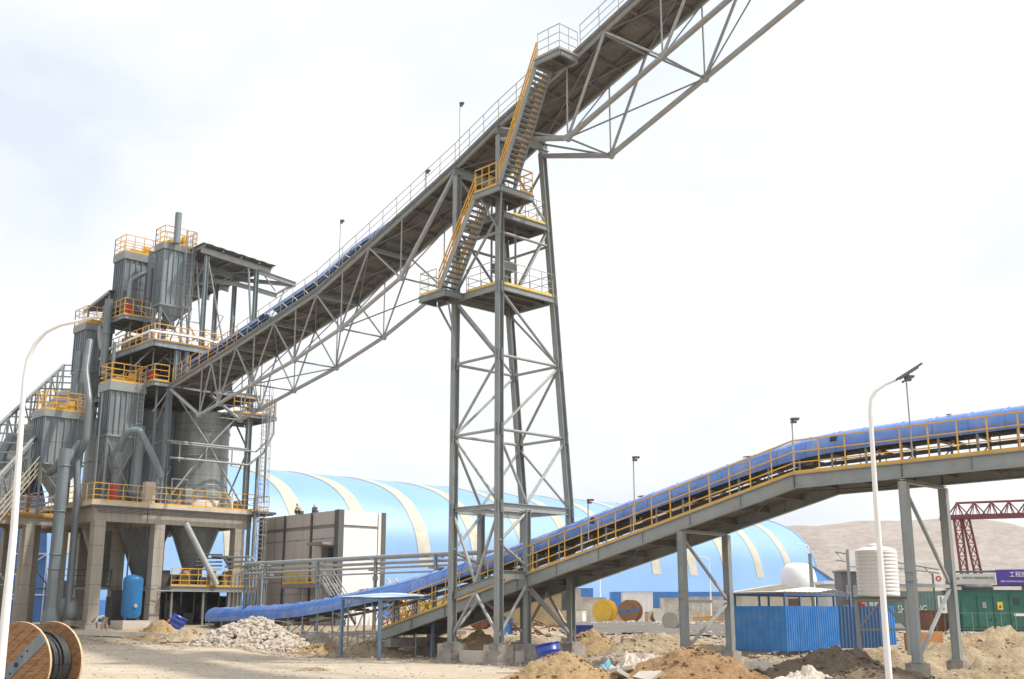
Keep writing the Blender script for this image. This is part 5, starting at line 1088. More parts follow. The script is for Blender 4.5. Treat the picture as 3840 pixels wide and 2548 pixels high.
# cable reels
def reel(c, ax, r, w_, label, faces='wood', stripe=None, core='black', cr=.62, group='cable reels', side_edge='wood2', z=None):
    c = Vector(c); ax = Vector(ax).normalized(); zg = hgt(c.x, c.y) if z is None else z; cc = V(c.x, c.y, zg+r); o = thing('cable_reel', label, 'cable reel', (c.x, c.y, zg), group)
    up = Z; sd_ = ax.cross(up).normalized()
    for k, sgn in ((0, -1), (1, 1)):
        f0 = cc + ax*sgn*(w_/2); mb = MB(); th = .07
        mb.lathe(f0-ax*th/2, [(.02, 0), (r-.01, 0), (r, .012)], 40, ax, False); mb.lathe(f0+ax*th/2, [(r, -.012), (r-.01, 0), (.02, 0)], 40, ax, False)
        fl = mb.build('flange', faces, o)
        mb = MB(); mb.lathe(f0-ax*th/2, [(r+.002, .005), (r+.008, .02), (r+.008, .05), (r+.002, .065)], 40, ax); mb.build('rim', side_edge, fl)
        if (sgn == -1 and r > .9) or core == 'black':
            mb = MB(); dr_ = (sd_*(stripe[1] if stripe else .72) + up*(stripe[2] if stripe else .62)).normalized(); pp_ = dr_.cross(ax).normalized(); q = f0 - ax*(th/2+.004)
            for b_ in (-.78, -.56, -.34, -.11, .12, .33, .55, .77):
                hl = r*math.sqrt(1-b_*b_)*.985; mb.hexa([q+pp_*(b_*r+e2)+dr_*e1+ax*e for e in (-.003, .002) for e1, e2 in ((-hl, -.006), (hl, -.006), (hl, .006), (-hl, .006))])
            for b_ in range(26): a_ = b_*.2417*2+.1; rr_ = r*(.55 if b_ % 2 else .88); mb.lathe(q-ax*.004+(sd_*math.cos(a_)+up*math.sin(a_))*rr_, [(.001, 0), (.012, 0)], 6, ax, False)
            mb.build('board_seams_and_nails', 'rust', fl)
        if stripe and sgn == -1:
            q = f0 - ax*(th/2+.012); dr = (sd_*stripe[1] + up*stripe[2]).normalized(); pr_ = dr.cross(ax).normalized()
            mb = MB(); mb.hexa([q+dr*a*r*.97+pr_*b*r*.14+ax*e for e in (-.008, .008) for a, b in ((-1, -1), (1, -1), (1, 1), (-1, 1))]); mb.build('painted_board', stripe[0], fl)
            mb = MB(); mb.lathe(q-ax*.014, [(0.001, 0), (.062*r, 0)], 16, ax, False)
            for a in (-.36, .34, -.6, .62): mb.lathe(q-ax*.014+dr*a*r*.72+pr_*.05*(1 if a > 0 else -1), [(.001, 0), (.028*r, 0)], 10, ax, False)
            mb.build('bolt_hole', 'rubber', fl)
    mb = MB(); n = 15 if core == 'black' else 1; r_ = w_/2-.04
    if core == 'black':
        R_ = random.Random(int(c.x*10))
        for lay, rr in ((0, cr*r), (1, cr*r+.07)):
            for i in range(n):
                if lay == 1 and R_.random() < .35: continue
                h_ = -r_ + (i+.5+lay*.5)*2*r_/(n+.5); mb.tube([cc + ax*(h_+R_.uniform(-.01, .01)) + (sd_*math.cos(a) + up*math.sin(a))*(rr+R_.uniform(-.006, .006)) for a in [2*math.pi*k/26 for k in range(27)]], .048, 6, False)
        for q in range(5):
            h0, h1 = R_.uniform(-r_, r_), R_.uniform(-r_, r_); a0 = R_.uniform(0, 3); mb.tube([cc + ax*(h0+(h1-h0)*k/14) + (sd_*math.cos(a0+k*.17) + up*math.sin(a0+k*.17))*(cr*r+.15) for k in range(15)], .045, 6)
        mb.lathe(cc-ax*r_, [(cr*r-.02, 0), (cr*r-.02, 2*r_)], 30, ax)
        mb.build('wound_cable', 'black', o)
    else: mb.lathe(cc-ax*(w_/2), [(cr*r, 0), (cr*r, w_)], 28, ax); mb.build('barrel', core, o)
    return o
reel((-12.2, 30.3, 0), (.36, .93, 0), 1.05, 1.1, 'large wooden cable reel wound with black cable, a grey blue board across its face', stripe=('steelblue2', .72, .62))
reel((-15.1, 32.9, 0), (.34, .94, 0), .97, 1.2, 'second wooden cable reel half hidden behind the left lamp pole')
reel((8.7, 110, 0), (.5, .87, 0), 1.02, 1.1, 'bright yellow cable reel on the asphalt lot', faces='yellow', core='yellow', cr=.5, side_edge='rust')
reel((11.2, 111, 0), (.45, .9, 0), 1.02, 1.1, 'brown wooden cable reel with a horizontal blue board on the lot', stripe=('bluewall', 1, .12), core='wood', side_edge='rust')
reel((13.4, 109, 0), (-.5, .86, 0), .62, .6, 'small pale yellow reel right beside the brown one', faces='cream', core='wood')
reel((16.0, 109, 0), (-.3, .95, 0), .55, .6, 'small pale yellow reel farther right of the brown one', faces='cream', core='wood')
reel((10.0, 73.5, 0), (.3, .95, 0), .52, 1.2, 'small pale spool lying on the near edge of the asphalt', faces='cream', core='wood')
reel((-1.9, 72.5, 0), (.35, .93, 0), .8, .7, 'dark spoked reel under the low bridge behind the tower', faces='rust', core='rust', side_edge='rust')
# rubble pile
rr = random.Random(21); mb = MB(); px, py = -14.2, 65.6; pz = hgt(px, py)
for k in range(2300):
    a = rr.uniform(0, 6.2832); d = math.sqrt(rr.random())*1.08; x = px+math.cos(a)*d*3.6; y = py+math.sin(a)*d*2.3; q = max(0, 1-d)
    h = 1.55*(q**.8)*(1+.12*noise.noise(V(x, y, 0))); rock(mb, (x, y, hgt(x, y)+h*.98 - .02 + rr.uniform(-.06, .06)), rr.uniform(.09, .22) if rr.random() < .85 else rr.uniform(.2, .3), rr, .8)
for j in range(13):
    for i in range(28): pass
mb.lathe(V(px, py, pz-.15), [(1.9, 0), (1.2, .6), (.6, 1.1), (.05, 1.4)], 14, smooth=False)
tag(mb.build('rubble_pile', 'rock'), 'heap of pale broken stones in front of the beige building', 'rubble pile', kind='stuff')
# soil heaps
heap('soil_heap', 'sand', 1.75, 41.4, 2.2, 1.6, .95, 'tan soil heap at the bottom centre in front of the tower footings', 1, sharp=.8)
heap('soil_heap', 'soilb', 6.3, 41.6, 3.0, 1.9, 1.15, 'red brown soil heap at the bottom right of centre, hiding a trestle footing', 2, sharp=.85)
heap('soil_heap', 'sandp', 6.9, 56.2, 3.6, 1.9, .6, 'broad tan soil heap between the tower and the middle trestle', 3)
heap('soil_heap', 'soild', 11.6, 43.0, 3.2, 1.9, 1.05, 'dark grey brown soil heap in front of the blue fence', 4, sharp=.8)
heap('soil_heap', 'soild', 11.9, 38.4, 3.0, 1.3, .65, 'low dark soil heap at the bottom left of the right lamp post', 5)
heap('soil_heap', 'sandp', 14.6, 46.0, 3.2, 1.9, .95, 'pale soil heap under the white water tank stand', 6)
heap('soil_heap', 'sandp', 20.5, 49.5, 6.5, 4.5, 1.2, 'wide rough soil heap at the right edge below the green enclosure', 7, lump=.5)
heap('soil_heap', 'sandp', 18.0, 43.0, 4.0, 2.0, .55, 'low rough soil heap at the right edge behind the right trestle', 8, lump=.5)
heap('soil_heap', 'sand', -1.6, 58.5, 2.3, 1.5, 1.25, 'tan soil heap between the two left tower footings', 9)
heap('soil_heap', 'sand', .9, 58.8, 1.5, 1.2, 1.05, 'small orange soil heap behind the inner tower column', 10)
heap('soil_heap', 'sand', 3.4, 57.5, 2.6, 1.8, 1.1, 'tan soil heap behind the right tower footing', 11)
heap('soil_heap', 'sandp', -18.6, 67.5, 2.5, 1.6, .8, 'sandy heap left of the pile of broken stones', 12)
heap('soil_heap', 'sand', -20.8, 69.5, 1.8, 1.2, .8, 'small sandy heap beside the tipped blue drum near the plant', 13)
heap('soil_heap', 'sandp', -7.3, 61.2, 2.6, 1.1, .8, 'crumbling sandy heap under the blue grey shelter', 14)
heap('soil_heap', 'sand', -10.5, 64.4, 2.2, 1.0, .5, 'low sandy heap right of the pile of broken stones', 15)
# sacks / sheets of white fabric
def sack(x, y, a, b, h, rot, label, seed, m='sandsheet', group='white fabric sheets', dz0=0.):
    mb = MB(); n = 34; c, s_ = math.cos(rot), math.sin(rot)
    for j in range(n+1):
        for i in range(n+1):
            p, q = -1+2*i/n, -1+2*j/n; d = max(abs(p), abs(q)); rdg = (1-abs(noise.noise(V(p*2.6+seed*3, q*2.6, 9)))*2.2)*.5 + (1-abs(noise.noise(V(p*6+seed, q*6+seed, 4)))*2.4)*.22; nn = noise.noise(V(p*1.6+seed, q*1.6, seed)); n2 = noise.noise(V(p*4+seed, q*4, 1.)); X = x+(p*(1+.18*nn))*a*c-(q*(1+.2*n2))*b*s_; Y = y+(p*(1+.18*nn))*a*s_+(q*(1+.2*n2))*b*c
            mb.v.append(V(X, Y, hgt(X, Y)+dz0 + h*max(0, 1-d**2.2)*(.45+.5*nn+.75*rdg) + .10*rdg*h/.4 + (0 if d < .99 else -.08)))
    mb.f = [(j*(n+1)+i, j*(n+1)+i+1, (j+1)*(n+1)+i+1, (j+1)*(n+1)+i) for j in range(n) for i in range(n)]; mb.sm = [False]*len(mb.f)
    return single(mb, 'fabric_sheet', m, label, 'fabric sheet', group)
sack(4.4, 42.6, 1.0, .75, .75, .5, 'pale crumpled fabric sheet between the tan and the red brown heaps', 1.3)
sack(5.4, 44.6, 1.1, .4, .55, .7, 'long slanting white sheet behind the red brown heap', 2.9, dz0=.2)
sack(3.5, 43.9, .32, .28, .5, .2, 'small pale blue crumpled sheet on the soil', 4.1, 'tealtarp')
sack(9.6, 45.2, 1.1, .6, .5, -.25, 'whitish sheet lying before the left part of the blue fence', 5.2)
sack(9.7, 39.2, 1.2, .7, .45, .15, 'big white fabric sheet at the bottom edge left of the lamp post', 6.3)
sack(-9.2, 33.6+7.5, .42, .22, .10, .1, 'flat pale blue plastic sheet on the pale track', 7.7, 'tealtarp')
sack(-8.0, 47.5, .7, .3, .16, .1, 'small dirty sheet and rubbish on the pale track', 8.2, 'sandp')
# planks and slabs lying about
def plank(x, y, L, w_, h, rot, label, m='wood2', tilt=0.05):
    d = V(math.cos(rot), math.sin(rot), 0); zg = hgt(x, y)+.05; mb = MB(); mb.beam(V(x, y, zg)-d*L/2, V(x, y, zg+tilt)+d*L/2, w_, h); single(mb, 'plank', m, label, 'plank', 'loose planks', loc=(x, y, zg))
plank(-18.8, 66.3, 1.8, .3, .12, .1, 'brown plank left of the broken stone pile', 'rust')
plank(-21.6, 69.2, 2.2, .35, .12, -.1, 'dark plank lying behind the bending worker')
plank(-11.2, 62.4, 1.5, .2, .12, -.3, 'plank at the front right foot of the stone pile')
plank(15.5, 46.6, 2.2, .3, .12, .2, 'plank on the soil below the water tank stand')
plank(3.1, 45.8, 1.3, .5, .1, .2, 'thin brown board leaning on the soil behind the tan heap', 'rust', .2)
plank(20.5, 43.5, 3.0, .12, .1, .3, 'long thin pole lying on the soil at the right edge')
plank(1.0, 45.6, 3.2, .12, .12, -.05, 'white timber lying in front of the tower footings', 'creamw')
bw_ = random.Random(50); wh = ['between the tan and brown heaps, frontmost', 'tilted up behind the pale sheet', 'lying flat at the left foot of the brown heap', 'standing on edge among the rubble', 'behind the brown heap, leaning right', 'small one next to the pale blue sheet', 'farthest back before the middle trestle', 'half buried near the middle trestle footing', 'lowest one by the bottom edge', 'wedge shaped one below the blue enclosure']
for k, (x, y) in enumerate(((3.75, 41.0), (4.9, 43.6), (3.9, 42.0), (4.3, 44.9), (6.6, 44.6), (3.0, 43.4), (7.3, 47.0), (8.2, 46.2), (4.6, 40.4), (9.0, 43.6))):
    a, b, h = bw_.uniform(.6, 1.4), bw_.uniform(.4, .8), bw_.uniform(.08, .16); zg = hgt(x, y)+.18; mb = MB(); rm = Matrix.Rotation(bw_.uniform(0, 3), 3, 'Z') @ Matrix.Rotation(bw_.uniform(-.6, .6), 3, 'X') @ Matrix.Rotation(bw_.uniform(-.4, .4), 3, 'Y')
    q = [V(-a/2, -b/2, 0), V(a/2*bw_.uniform(.6, 1), -b/2*bw_.uniform(.5, 1), 0), V(a/2, b/2*bw_.uniform(.4, 1), 0), V(-a/2*bw_.uniform(.5, 1), b/2, 0)]; mb.poly([V(x, y, zg)+rm@p for p in q], h, rm@Z)
    single(mb, 'broken_concrete', 'concl', 'broken piece of pale concrete ' + wh[k], 'broken concrete', 'broken concrete pieces', loc=(x, y, zg))
# drums and crates
def drum(x, y, r, L, tilt, rot, label, m='drum', z0=0.):
    zg = hgt(x, y)+z0; ax = V(math.sin(tilt)*math.cos(rot), math.sin(tilt)*math.sin(rot), math.cos(tilt)); c = V(x, y, zg + r*abs(math.sin(tilt))*.95 + .02)
    o = thing('plastic_drum', label, 'drum', (x, y, zg), 'blue plastic drums'); mb = MB()
    mb.lathe(c, [(.01, .02), (r*.93, 0), (r, .05), (r, L*.32), (r*1.03, L*.34), (r, L*.36), (r, L*.66), (r*1.03, L*.68), (r, L*.70), (r, L), (r*.94, L), (r*.94, L*.9), (.01, L*.88)], 24, ax); mb.build('body', m, o)
    mb = MB(); mb.lathe(c, [(r*1.0, L-.06), (r*1.045, L-.05), (r*1.045, L+.01), (r*.96, L+.01)], 24, ax); mb.build('rim', m, o); return o
drum(-20.3, 70.6, .46, .9, .45, .1, 'tipped blue drum on the sandy ground near the plant')
drum(1.6, 47.9, .50, .95, .22, 2.6, 'leaning blue drum beside the tower footings')
def crate(x, y, a, b, h, rot, m, label, name='storage_crate', cat='crate', ribs=True, z0=0.):
    ax, ay = V(math.cos(rot), math.sin(rot), 0), V(-math.sin(rot), math.cos(rot), 0); zg = hgt(x, y)+z0; o = thing(name, label, cat, (x, y, zg)); mb = MB(); mb.box(V(x, y, zg-.1), a, b, h+.1, ax, ay); mb.build('body', m, o)
    mb = MB()
    for k in (-1, 1):
        for j in (-1, 1): mb.box(V(x, y, zg)+ax*k*a/2+ay*j*b/2, .09, .09, h+.03, ax, ay)
    mb.box(V(x, y, zg+h), a+.12, b+.12, .07, ax, ay)
    if ribs:
        n = int(a/.5)
        for i in range(1, n): mb.box(V(x, y, zg)+ax*(-a/2+a*i/n)-ay*(b/2+.02), .05, .05, h-.02, ax, ay)
    mb.build('edge_frame', m, o); return o
crate(3.6, 61.5, 1.0, .9, .62, .1, 'drum', 'dark blue box standing on the pale ground right of the tower')
crate(-.4, 67.0, .7, .7, .9, .2, 'bluewall', 'blue box seen between the tower legs under the bridge')
# shelter canopy on posts
shl = thing('open_shelter', 'open shelter with a thin sheet roof on four blue grey posts before the low bridge', 'shelter', (-6.7, 62, .1))
SP = [V(-8.6, 59.6, 0), V(-6.43, 57.2, 0), V(-4.03, 59.8, 0), V(-6.24, 62.1, 0)]; sh_h = [3.03, 2.96, 3.10, 3.25]
for p, h in zip(SP, sh_h): mb = MB(); mb.beam(V(p.x, p.y, hgt(p.x, p.y)-.2), V(p.x, p.y, h), .13, .13, N); mb.build('post', 'shelter', shl)
mb = MB(); S3 = [V(p.x, p.y, h-.02) for p, h in zip(SP, sh_h)]
for a, b in zip(S3, S3[1:]+S3[:1]): mb.beam(a, b, .08, .12)
for k in (.33, .66): mb.beam(lerp(S3[0], S3[1], k), lerp(S3[3], S3[2], k), .06, .08)
for a, b in ((0, 1), (1, 0), (1, 2), (2, 1), (2, 3), (3, 2)): mb.beam(S3[a]-V(0, 0, .9), lerp(S3[a], S3[b], .28), .04, .04)
mb.build('roof_frame', 'shelter', shl)
mb = MB(); n = 26; c_ = (S3[0]+S3[1]+S3[2]+S3[3])/4; T4 = [c_+(p-c_)*1.06+V(0, 0, .085) for p in S3]
for i in range(n+1):
    for j in range(7): p = lerp(lerp(T4[0], T4[1], i/n), lerp(T4[3], T4[2], i/n), j/6); mb.v.append(p + V(0, 0, .02*(i % 2) + .12*math.sin(math.pi*i/n)*math.sin(math.pi*j/6)))
k0 = len(mb.v); mb.v += [p+V(0, 0, .012) for p in mb.v]
for i in range(n):
    for j in range(6): q = i*7+j; mb.f.append((q, q+1, q+8, q+7)); mb.f.append((k0+q, k0+q+7, k0+q+8, k0+q+1))
mb.sm = [False]*len(mb.f); mb.build('roof_sheet', 'roofsheet', shl)
# blue fence enclosure with sheet roof
fb = thing('blue_sheet_enclosure', 'bright blue corrugated sheet enclosure with a thin white roof at the right', 'enclosure', (12.4, 53, .7))
F0, F1, F2, F3 = V(10.5, 55.4, 0), V(12.35, 53.3, 0), V(16.5, 57.4, 0), V(17.6, 58.6, 0)
def corr(mb, a, b, z0, z1, pitch=.16, dep=.05):
    d = (b-a); L = d.length; d.normalize(); nr = d.cross(Z).normalized(); n = int(L/pitch)*4; pts = []
    for i in range(n+1):
        q = i % 4; pts.append(a + d*(L*i/n) + nr*(dep if q in (1, 2) else 0))
    o = len(mb.v)
    for p in pts: mb.v += [V(p.x, p.y, z0), V(p.x, p.y, z1)]
    for i in range(n): mb.f.append((o+2*i, o+2*i+2, o+2*i+3, o+2*i+1)); mb.sm.append(False)
for a, b, lb in ((F0, F1, None), (F1, F2, None)):
    mb = MB(); corr(mb, a, b, .62, 2.62, .30 if a is F0 else .19, .012 if a is F0 else .05); corr(mb, b - (b-a).normalized().cross(Z)*.03, a - (b-a).normalized().cross(Z)*.03, .62, 2.62, .19, .02); mb.build('wall_sheet', 'fenceblue', fb)
mb = MB(); back_ = V(-1.9, 2.1, 0)*1.25
PF = [F0, lerp(F0, F1, .5), F1, lerp(F1, F2, .22), lerp(F1, F2, .48), lerp(F1, F2, .74), F2]
for p in PF: mb.beam(V(p.x, p.y, .5)-N*-.06, V(p.x, p.y, 3.12)-N*-.06, .08, .08, N)
for p in (F0+(F2-F1)*.98, F0+(F2-F1)*.5): mb.beam(V(p.x, p.y, .5), V(p.x, p.y, 3.1), .08, .08, N)
for a, b in ((F0, F1), (F1, F2), (F0, F0+(F2-F1)), (F0+(F2-F1), F2)): mb.beam(V(a.x, a.y, 3.14), V(b.x, b.y, 3.14), .07, .1)
mb.build('frame_post', 'framblue', fb)
mb = MB(); c4 = [F0, F1, F2, F0+(F2-F1)]; cc_ = (c4[0]+c4[1]+c4[2]+c4[3])/4; n = 30
for i in range(n+1):
    for j in range(5):
        p = lerp(lerp(c4[1], c4[2], i/n), lerp(c4[0], c4[3], i/n), j/4); p = cc_+(p-cc_)*1.07; mb.v.append(V(p.x, p.y, 3.23 + .02*(i % 2) + (.28*math.exp(-((i/n-.72)/.16)**2)*(1-abs(j/4-.5)))))
k0 = len(mb.v); mb.v += [p+V(0, 0, .02) for p in mb.v]
for i in range(n):
    for j in range(4): q = i*5+j; mb.f.append((q, q+5, q+6, q+1)); mb.f.append((k0+q, k0+q+5, k0+q+6, k0+q+1)); 
mb.sm = [False]*len(mb.f); mb.build('roof_sheet', 'white', fb)
# second blue sheet wall behind the tank stand
mb = MB(); corr(mb, V(16.7, 57.0, 0), V(19.4, 58.6, 0), .75, 2.65, .19, .05); mb.v = mb.v; single(mb, 'blue_sheet_panel', 'fenceblue', 'short piece of blue corrugated sheet seen through the water tank stand', 'sheet panel', loc=(16.7, 57.0, .75)) if False else None
mb = MB(); corr(mb, V(14.35, 51.6, 0), V(16.5, 52.6, 0), .8, 2.6, .19, .05); corr(mb, V(16.5, 52.63, 0), V(14.35, 51.63, 0), .8, 2.6, .19, .01); single(mb, 'dark_blue_panel', 'framblue', 'dark blue sheet behind the legs of the water tank stand', 'sheet', loc=(14.35, 51.6, .8))
mb = MB(); corr(mb, V(16.55, 52.9, 0), V(17.5, 53.8, 0), .9, 2.62, .19, .05); corr(mb, V(17.5, 53.83, 0), V(16.55, 52.93, 0), .9, 2.62, .19, .01); single(mb, 'bright_blue_panel', 'fenceblue', 'narrow bright blue sheet between the water tank stand and the lamp post', 'sheet', loc=(16.55, 52.9, .9))
# white water tank on a stand
wt = thing('water_tank', 'white ribbed upright water tank raised on a grey steel stand beside the right lamp post', 'water tank', (15.03, 48, 2.93), None)
mb = MB(); pf = [(.01, 0), (.80, 0), (.83, .04)]; zz = .08
while zz < 1.78: pf += [(.832, zz), (.835, zz+.07), (.818, zz+.09), (.818, zz+.13)]; zz += .15
pf += [(.82, 1.82), (.77, 1.90), (.60, 1.97), (.30, 2.03), (.24, 2.04)]
mb.lathe(V(15.03, 48, 2.95), pf, 36); mb.build('tank_body', 'tankw', wt)
mb = MB(); mb.lathe(V(14.95, 47.9, 2.95), [(.30, 2.0), (.30, 2.06), (.22, 2.13), (.01, 2.15)], 20); mb.build('lid', 'white', wt); mb = MB(); mb.lathe(V(14.95, 47.9, 2.95), [(.25, 1.96), (.25, 2.02)], 20); mb.build('lid_collar', 'trimd', wt)
tsd = thing('tank_stand', 'grey braced steel stand carrying the white water tank', 'stand', (15.0, 48, .8))
mb = MB(); TS = [V(14.0, 47.7, 0), V(15.75, 47.0, 0), V(16.3, 48.5, 0), V(14.5, 49.2, 0)]
for p in TS: mb = MB(); mb.beam(V(p.x, p.y, .5), V(p.x, p.y, 2.85), .10, .10); mb.build('leg', 'steel', tsd)
mb = MB()
for a, b in zip(TS, TS[1:]+TS[:1]):
    mb.beam(V(a.x, a.y, 2.8), V(b.x, b.y, 2.8), .08, .1); mb.beam(V(a.x, a.y, 1.65), V(b.x, b.y, 1.65), .06, .07); m_ = (a+b)/2; mb.beam(V(a.x, a.y, 1.7), V(m_.x, m_.y, 2.75), .05, .06); mb.beam(V(b.x, b.y, 1.7), V(m_.x, m_.y, 2.75), .05, .06)
mb.build('brace', 'steel', tsd)
mb = MB(); mb.hexa([V(p.x, p.y, z) + (V(p.x, p.y, 0)-V(15.14, 48.1, 0))*.12 for z in (2.87, 2.94) for p in TS]); mb.build('platform_plate', 'deck', tsd)
# orange-brown form panels in the pit
mb = MB(); mb.beam(V(17.3, 52.0, 1.05), V(19.3, 53.0, 1.1), .12, .8); single(mb, 'form_panel', 'orangesoil', 'rusty orange form panel standing in the soil behind the right trestle', 'panel', loc=(17.3, 52, .7))
# billboard and control hut behind the enclosure
bbx = thing('billboard', 'white billboard on a grey post behind the water tank', 'billboard', (17.9, 60, 1.3))
mb = MB(); mb.beam(V(17.32, 60, .9), V(17.32, 60, 5.5), .12, .12); mb.build('post', 'steel', bbx); mb = MB(); mb.beam(V(17.4, 60.02, 4.92), V(18.9, 60.02, 4.92), .06, 1.05); mb.build('board', 'white', bbx)
mb = MB(); mb.beam(V(17.78, 59.97, 5.05), V(17.92, 59.97, 5.05), .03, .16); mb.beam(V(17.4, 59.97, 4.62), V(18.8, 59.97, 4.62), .02, .03); mb.build('printed_mark', 'ink', bbx)
hut = thing('control_hut', 'small grey brown hut with three tall windows left of the white water tank', 'hut', (26.3, 90, 1.4))
mb = MB(); mb.box(V(26.4, 91, 1.2), 2.0, 2.0, 4.2); mb.build('wall', 'lampgrey', hut)
mb = MB(); 
for k in range(3): mb.box(V(25.85+k*.52, 89.97, 3.3), .3, .05, 1.1)
mb.build('window', 'steel2', hut); mb = MB(); mb.box(V(26.4, 90.9, 5.4), 2.3, 2.3, .14); mb.box(V(26.4, 89.9, 2.0), 2.05, .1, .9); mb.build('roof', 'trim', hut)
mb = MB(); mb.tube([V(23.6, 92, 1.4), V(23.6, 92, 6.9)], .16, 8); single(mb, 'thick_grey_pole', 'steel', 'thick grey pole left of the small hut', 'pole', loc=(23.6, 92, 1.4))
# white rounded tank and cream cabins
t2 = thing('dome_topped_tank', 'large squat white tank with rounded top in front of the barn end', 'tank', (27, 110, 1.5))
mb = MB(); mb.lathe(V(27.0, 110, 0), [(1.68, 1.4), (1.68, 4.1), (1.72, 4.5), (1.66, 5.5), (1.45, 6.3), (1.12, 6.75), (.55, 6.9), (.02, 6.92)], 36); mb.build('tank_body', 'tankw', t2)
mb = MB(); mb.lathe(V(27, 110, 0), [(1.69, 4.0), (1.74, 4.0), (1.74, 4.1), (1.69, 4.1)], 36); mb.lathe(V(26.4, 109.3, 6.3), [(.2, 0), (.2, .25)], 12, Z, True, True); mb.build('rim_band', 'steel2', t2)
ch_ = thing('cream_site_hut', 'cream walled site hut with a low pitched pale roof behind the blue enclosure', 'site hut', (20.5, 92, 1.4))
mb = MB(); mb.box(V(20.6, 93, 1.2), 5.4, 3.5, 2.7); mb.build('wall', 'creamw', ch_)
mb = MB(); mb.poly([V(17.4, 91, 3.92), V(23.8, 91, 3.92), V(21.0, 91, 4.5)], 4.0, V(0, 1, 0)); mb.build('roof', 'creamw', ch_); mb = MB(); mb.box(V(21.9, 91.2, 1.4), .8, .08, 2.0); mb.build('door', 'brown', ch_)
# green generator enclosures
def genset(x, y, L, rot, label, k):
    ax, ay = V(math.cos(rot), math.sin(rot), 0), V(-math.sin(rot), math.cos(rot), 0); zg = 1.42; o = thing('generator_enclosure', label, 'generator', (x, y, zg), 'green generator enclosures'); c = V(x, y, zg)+ax*L/2
    mb = MB(); mb.box(c+V(0, 0, .12), L, 2.2, 1.92, ax, ay); mb.build('enclosure', 'green', o)
    mb = MB(); mb.box(c+V(0, 0, 2.04), L+.1, 2.3, .09, ax, ay); mb.box(c+V(0, 0, -.1), L, 2.1, .22, ax, ay); mb.build('roof_and_skid', 'greend', o)
    mb = MB(); n = int(L/.9)
    for i in range(n+1): mb.box(c-ax*(L/2-.02-i*(L-.04)/n)-ay*1.115, .03, .03, 1.85, ax, ay)
    mb.build('door_seam', 'greend', o)
    f = lambda u_, z_: V(x, y, zg)+ax*u_-ay*1.13+V(0, 0, z_)
    def pl(nm, u0, z0, w_, h_, m): b = MB(); b.box(f(u0+w_/2, z0), w_, .03, h_, ax, ay); b.build(nm, m, o)
    pl('warning_label', 2.05, 1.05, .30, .42, 'yellow'); 
    b = MB(); q = f(2.2, 1.17)-ay*.02; b.poly([q-ax*.09, q+ax*.09, q+V(0, 0, .18)], .01, -ay); b.build('warning_symbol', 'rust', o)
    pl('vent_louvre', 1.2, 1.15, .22, .32, 'steel2'); pl('control_window', 3.0, 1.35, .34, .32, 'glass'); pl('name_plate', 3.95, 1.1, .9, .34, 'steel2'); pl('white_stripe', 2.95, .72, 1.8, .14, 'white')
    b = MB()
    for u_ in (1.6, 1.9, 3.7): b.box(f(u_, .5), .08, .05, .07, ax, ay)
    b.build('door_handle', 'rubber', o)
    return o
genset(24.6, 65.6, 4.6, .06, 'dark green generator enclosure with a yellow warning label at the right edge', 0)
genset(29.5, 66.0, 5.0, .06, 'dark green generator enclosure cut off by the right edge of the photo', 1)
gf = MB()
for k in range(14): gf.beam(V(23.2+k*.75, 61.2, 1.2), V(23.2+k*.75, 61.2, 2.35), .03, .03)
gf.beam(V(23, 61.2, 2.3), V(33.5, 61.2, 2.3), .025, .025); gf.beam(V(23, 61.2, 1.5), V(33.5, 61.2, 1.5), .025, .025)
single(gf, 'wire_fence', 'teal', 'thin wire fence in front of the green generator', 'fence', loc=(23, 61.2, 1.2))
mf = thing('silencer_drum', 'dark horizontal exhaust silencer lying above the green generator', 'silencer', (28.9, 69, 3.6))
mb = MB(); mb.lathe(V(27.3, 71.0, 3.78), [(.01, 0), (.20, .05), (.24, .2), (.24, 1.75), (.20, 1.85), (.01, 1.9)], 20, V(1, 0, 0)); mb.build('drum', 'dark', mf); mb = MB()
for x_ in (27.7, 28.8): mb.box(V(x_, 71.0, 3.2), .2, .35, .4)
mb.build('saddle', 'dark', mf)
# banner roof
br_ = thing('banner_canopy', 'dark canopy edge carrying a white and a purple banner above the generators', 'canopy', (27, 72, 1.4))
mb = MB(); 
for x_ in (27.4, 31.6, 34.0, 38.5): mb.beam(V(x_, 72.3, 1.3), V(x_, 72.3, 4.9), .14, .14)
mb.beam(V(26.9, 72.3, 4.78), V(41, 73, 4.95), .3, .12); mb.beam(V(26.9, 72.3, 3.95), V(41, 73, 4.0), .14, .1); mb.build('frame', 'trimd', br_)
mb = MB(); mb.beam(V(27.1, 72.05, 4.34), V(29.85, 72.15, 4.37), .04, .62); b1 = mb.build('white_banner', 'banner', br_)
mb = MB(); mb.beam(V(29.9, 72.05, 4.45), V(40.5, 72.55, 4.6), .05, .92); b2 = mb.build('purple_banner', 'purple', br_)
def text(s_, size, loc, m, parent, rot=0., name='lettering', label=None, xs=1.0, tilt=R(90)):
    cu = bpy.data.curves.new(name, 'FONT'); cu.body = s_; cu.size = size; cu.extrude = .006; cu.align_x = 'LEFT'; cu.resolution_u = 2
    t = bpy.data.objects.new(name, cu); scn.collection.objects.link(t); bpy.context.view_layer.update()
    me = bpy.data.meshes.new_from_object(t.evaluated_get(bpy.context.evaluated_depsgraph_get())); bpy.data.objects.remove(t); bpy.data.curves.remove(cu)
    mt = Matrix.Translation(Vector(loc)) @ Matrix.Rotation(rot, 4, 'Z') @ Matrix.Rotation(tilt, 4, 'X') @ Matrix.Diagonal((xs, 1, 1, 1))
    me.transform(mt); off = Vector((0, 0, 0)); p = parent
    while p is not None: off += p.location; p = p.parent
    me.transform(Matrix.Translation(-off)); o = bpy.data.objects.new(name, me); scn.collection.objects.link(o); o.parent = parent; me.materials.clear(); me.materials.append(M[m]); return o
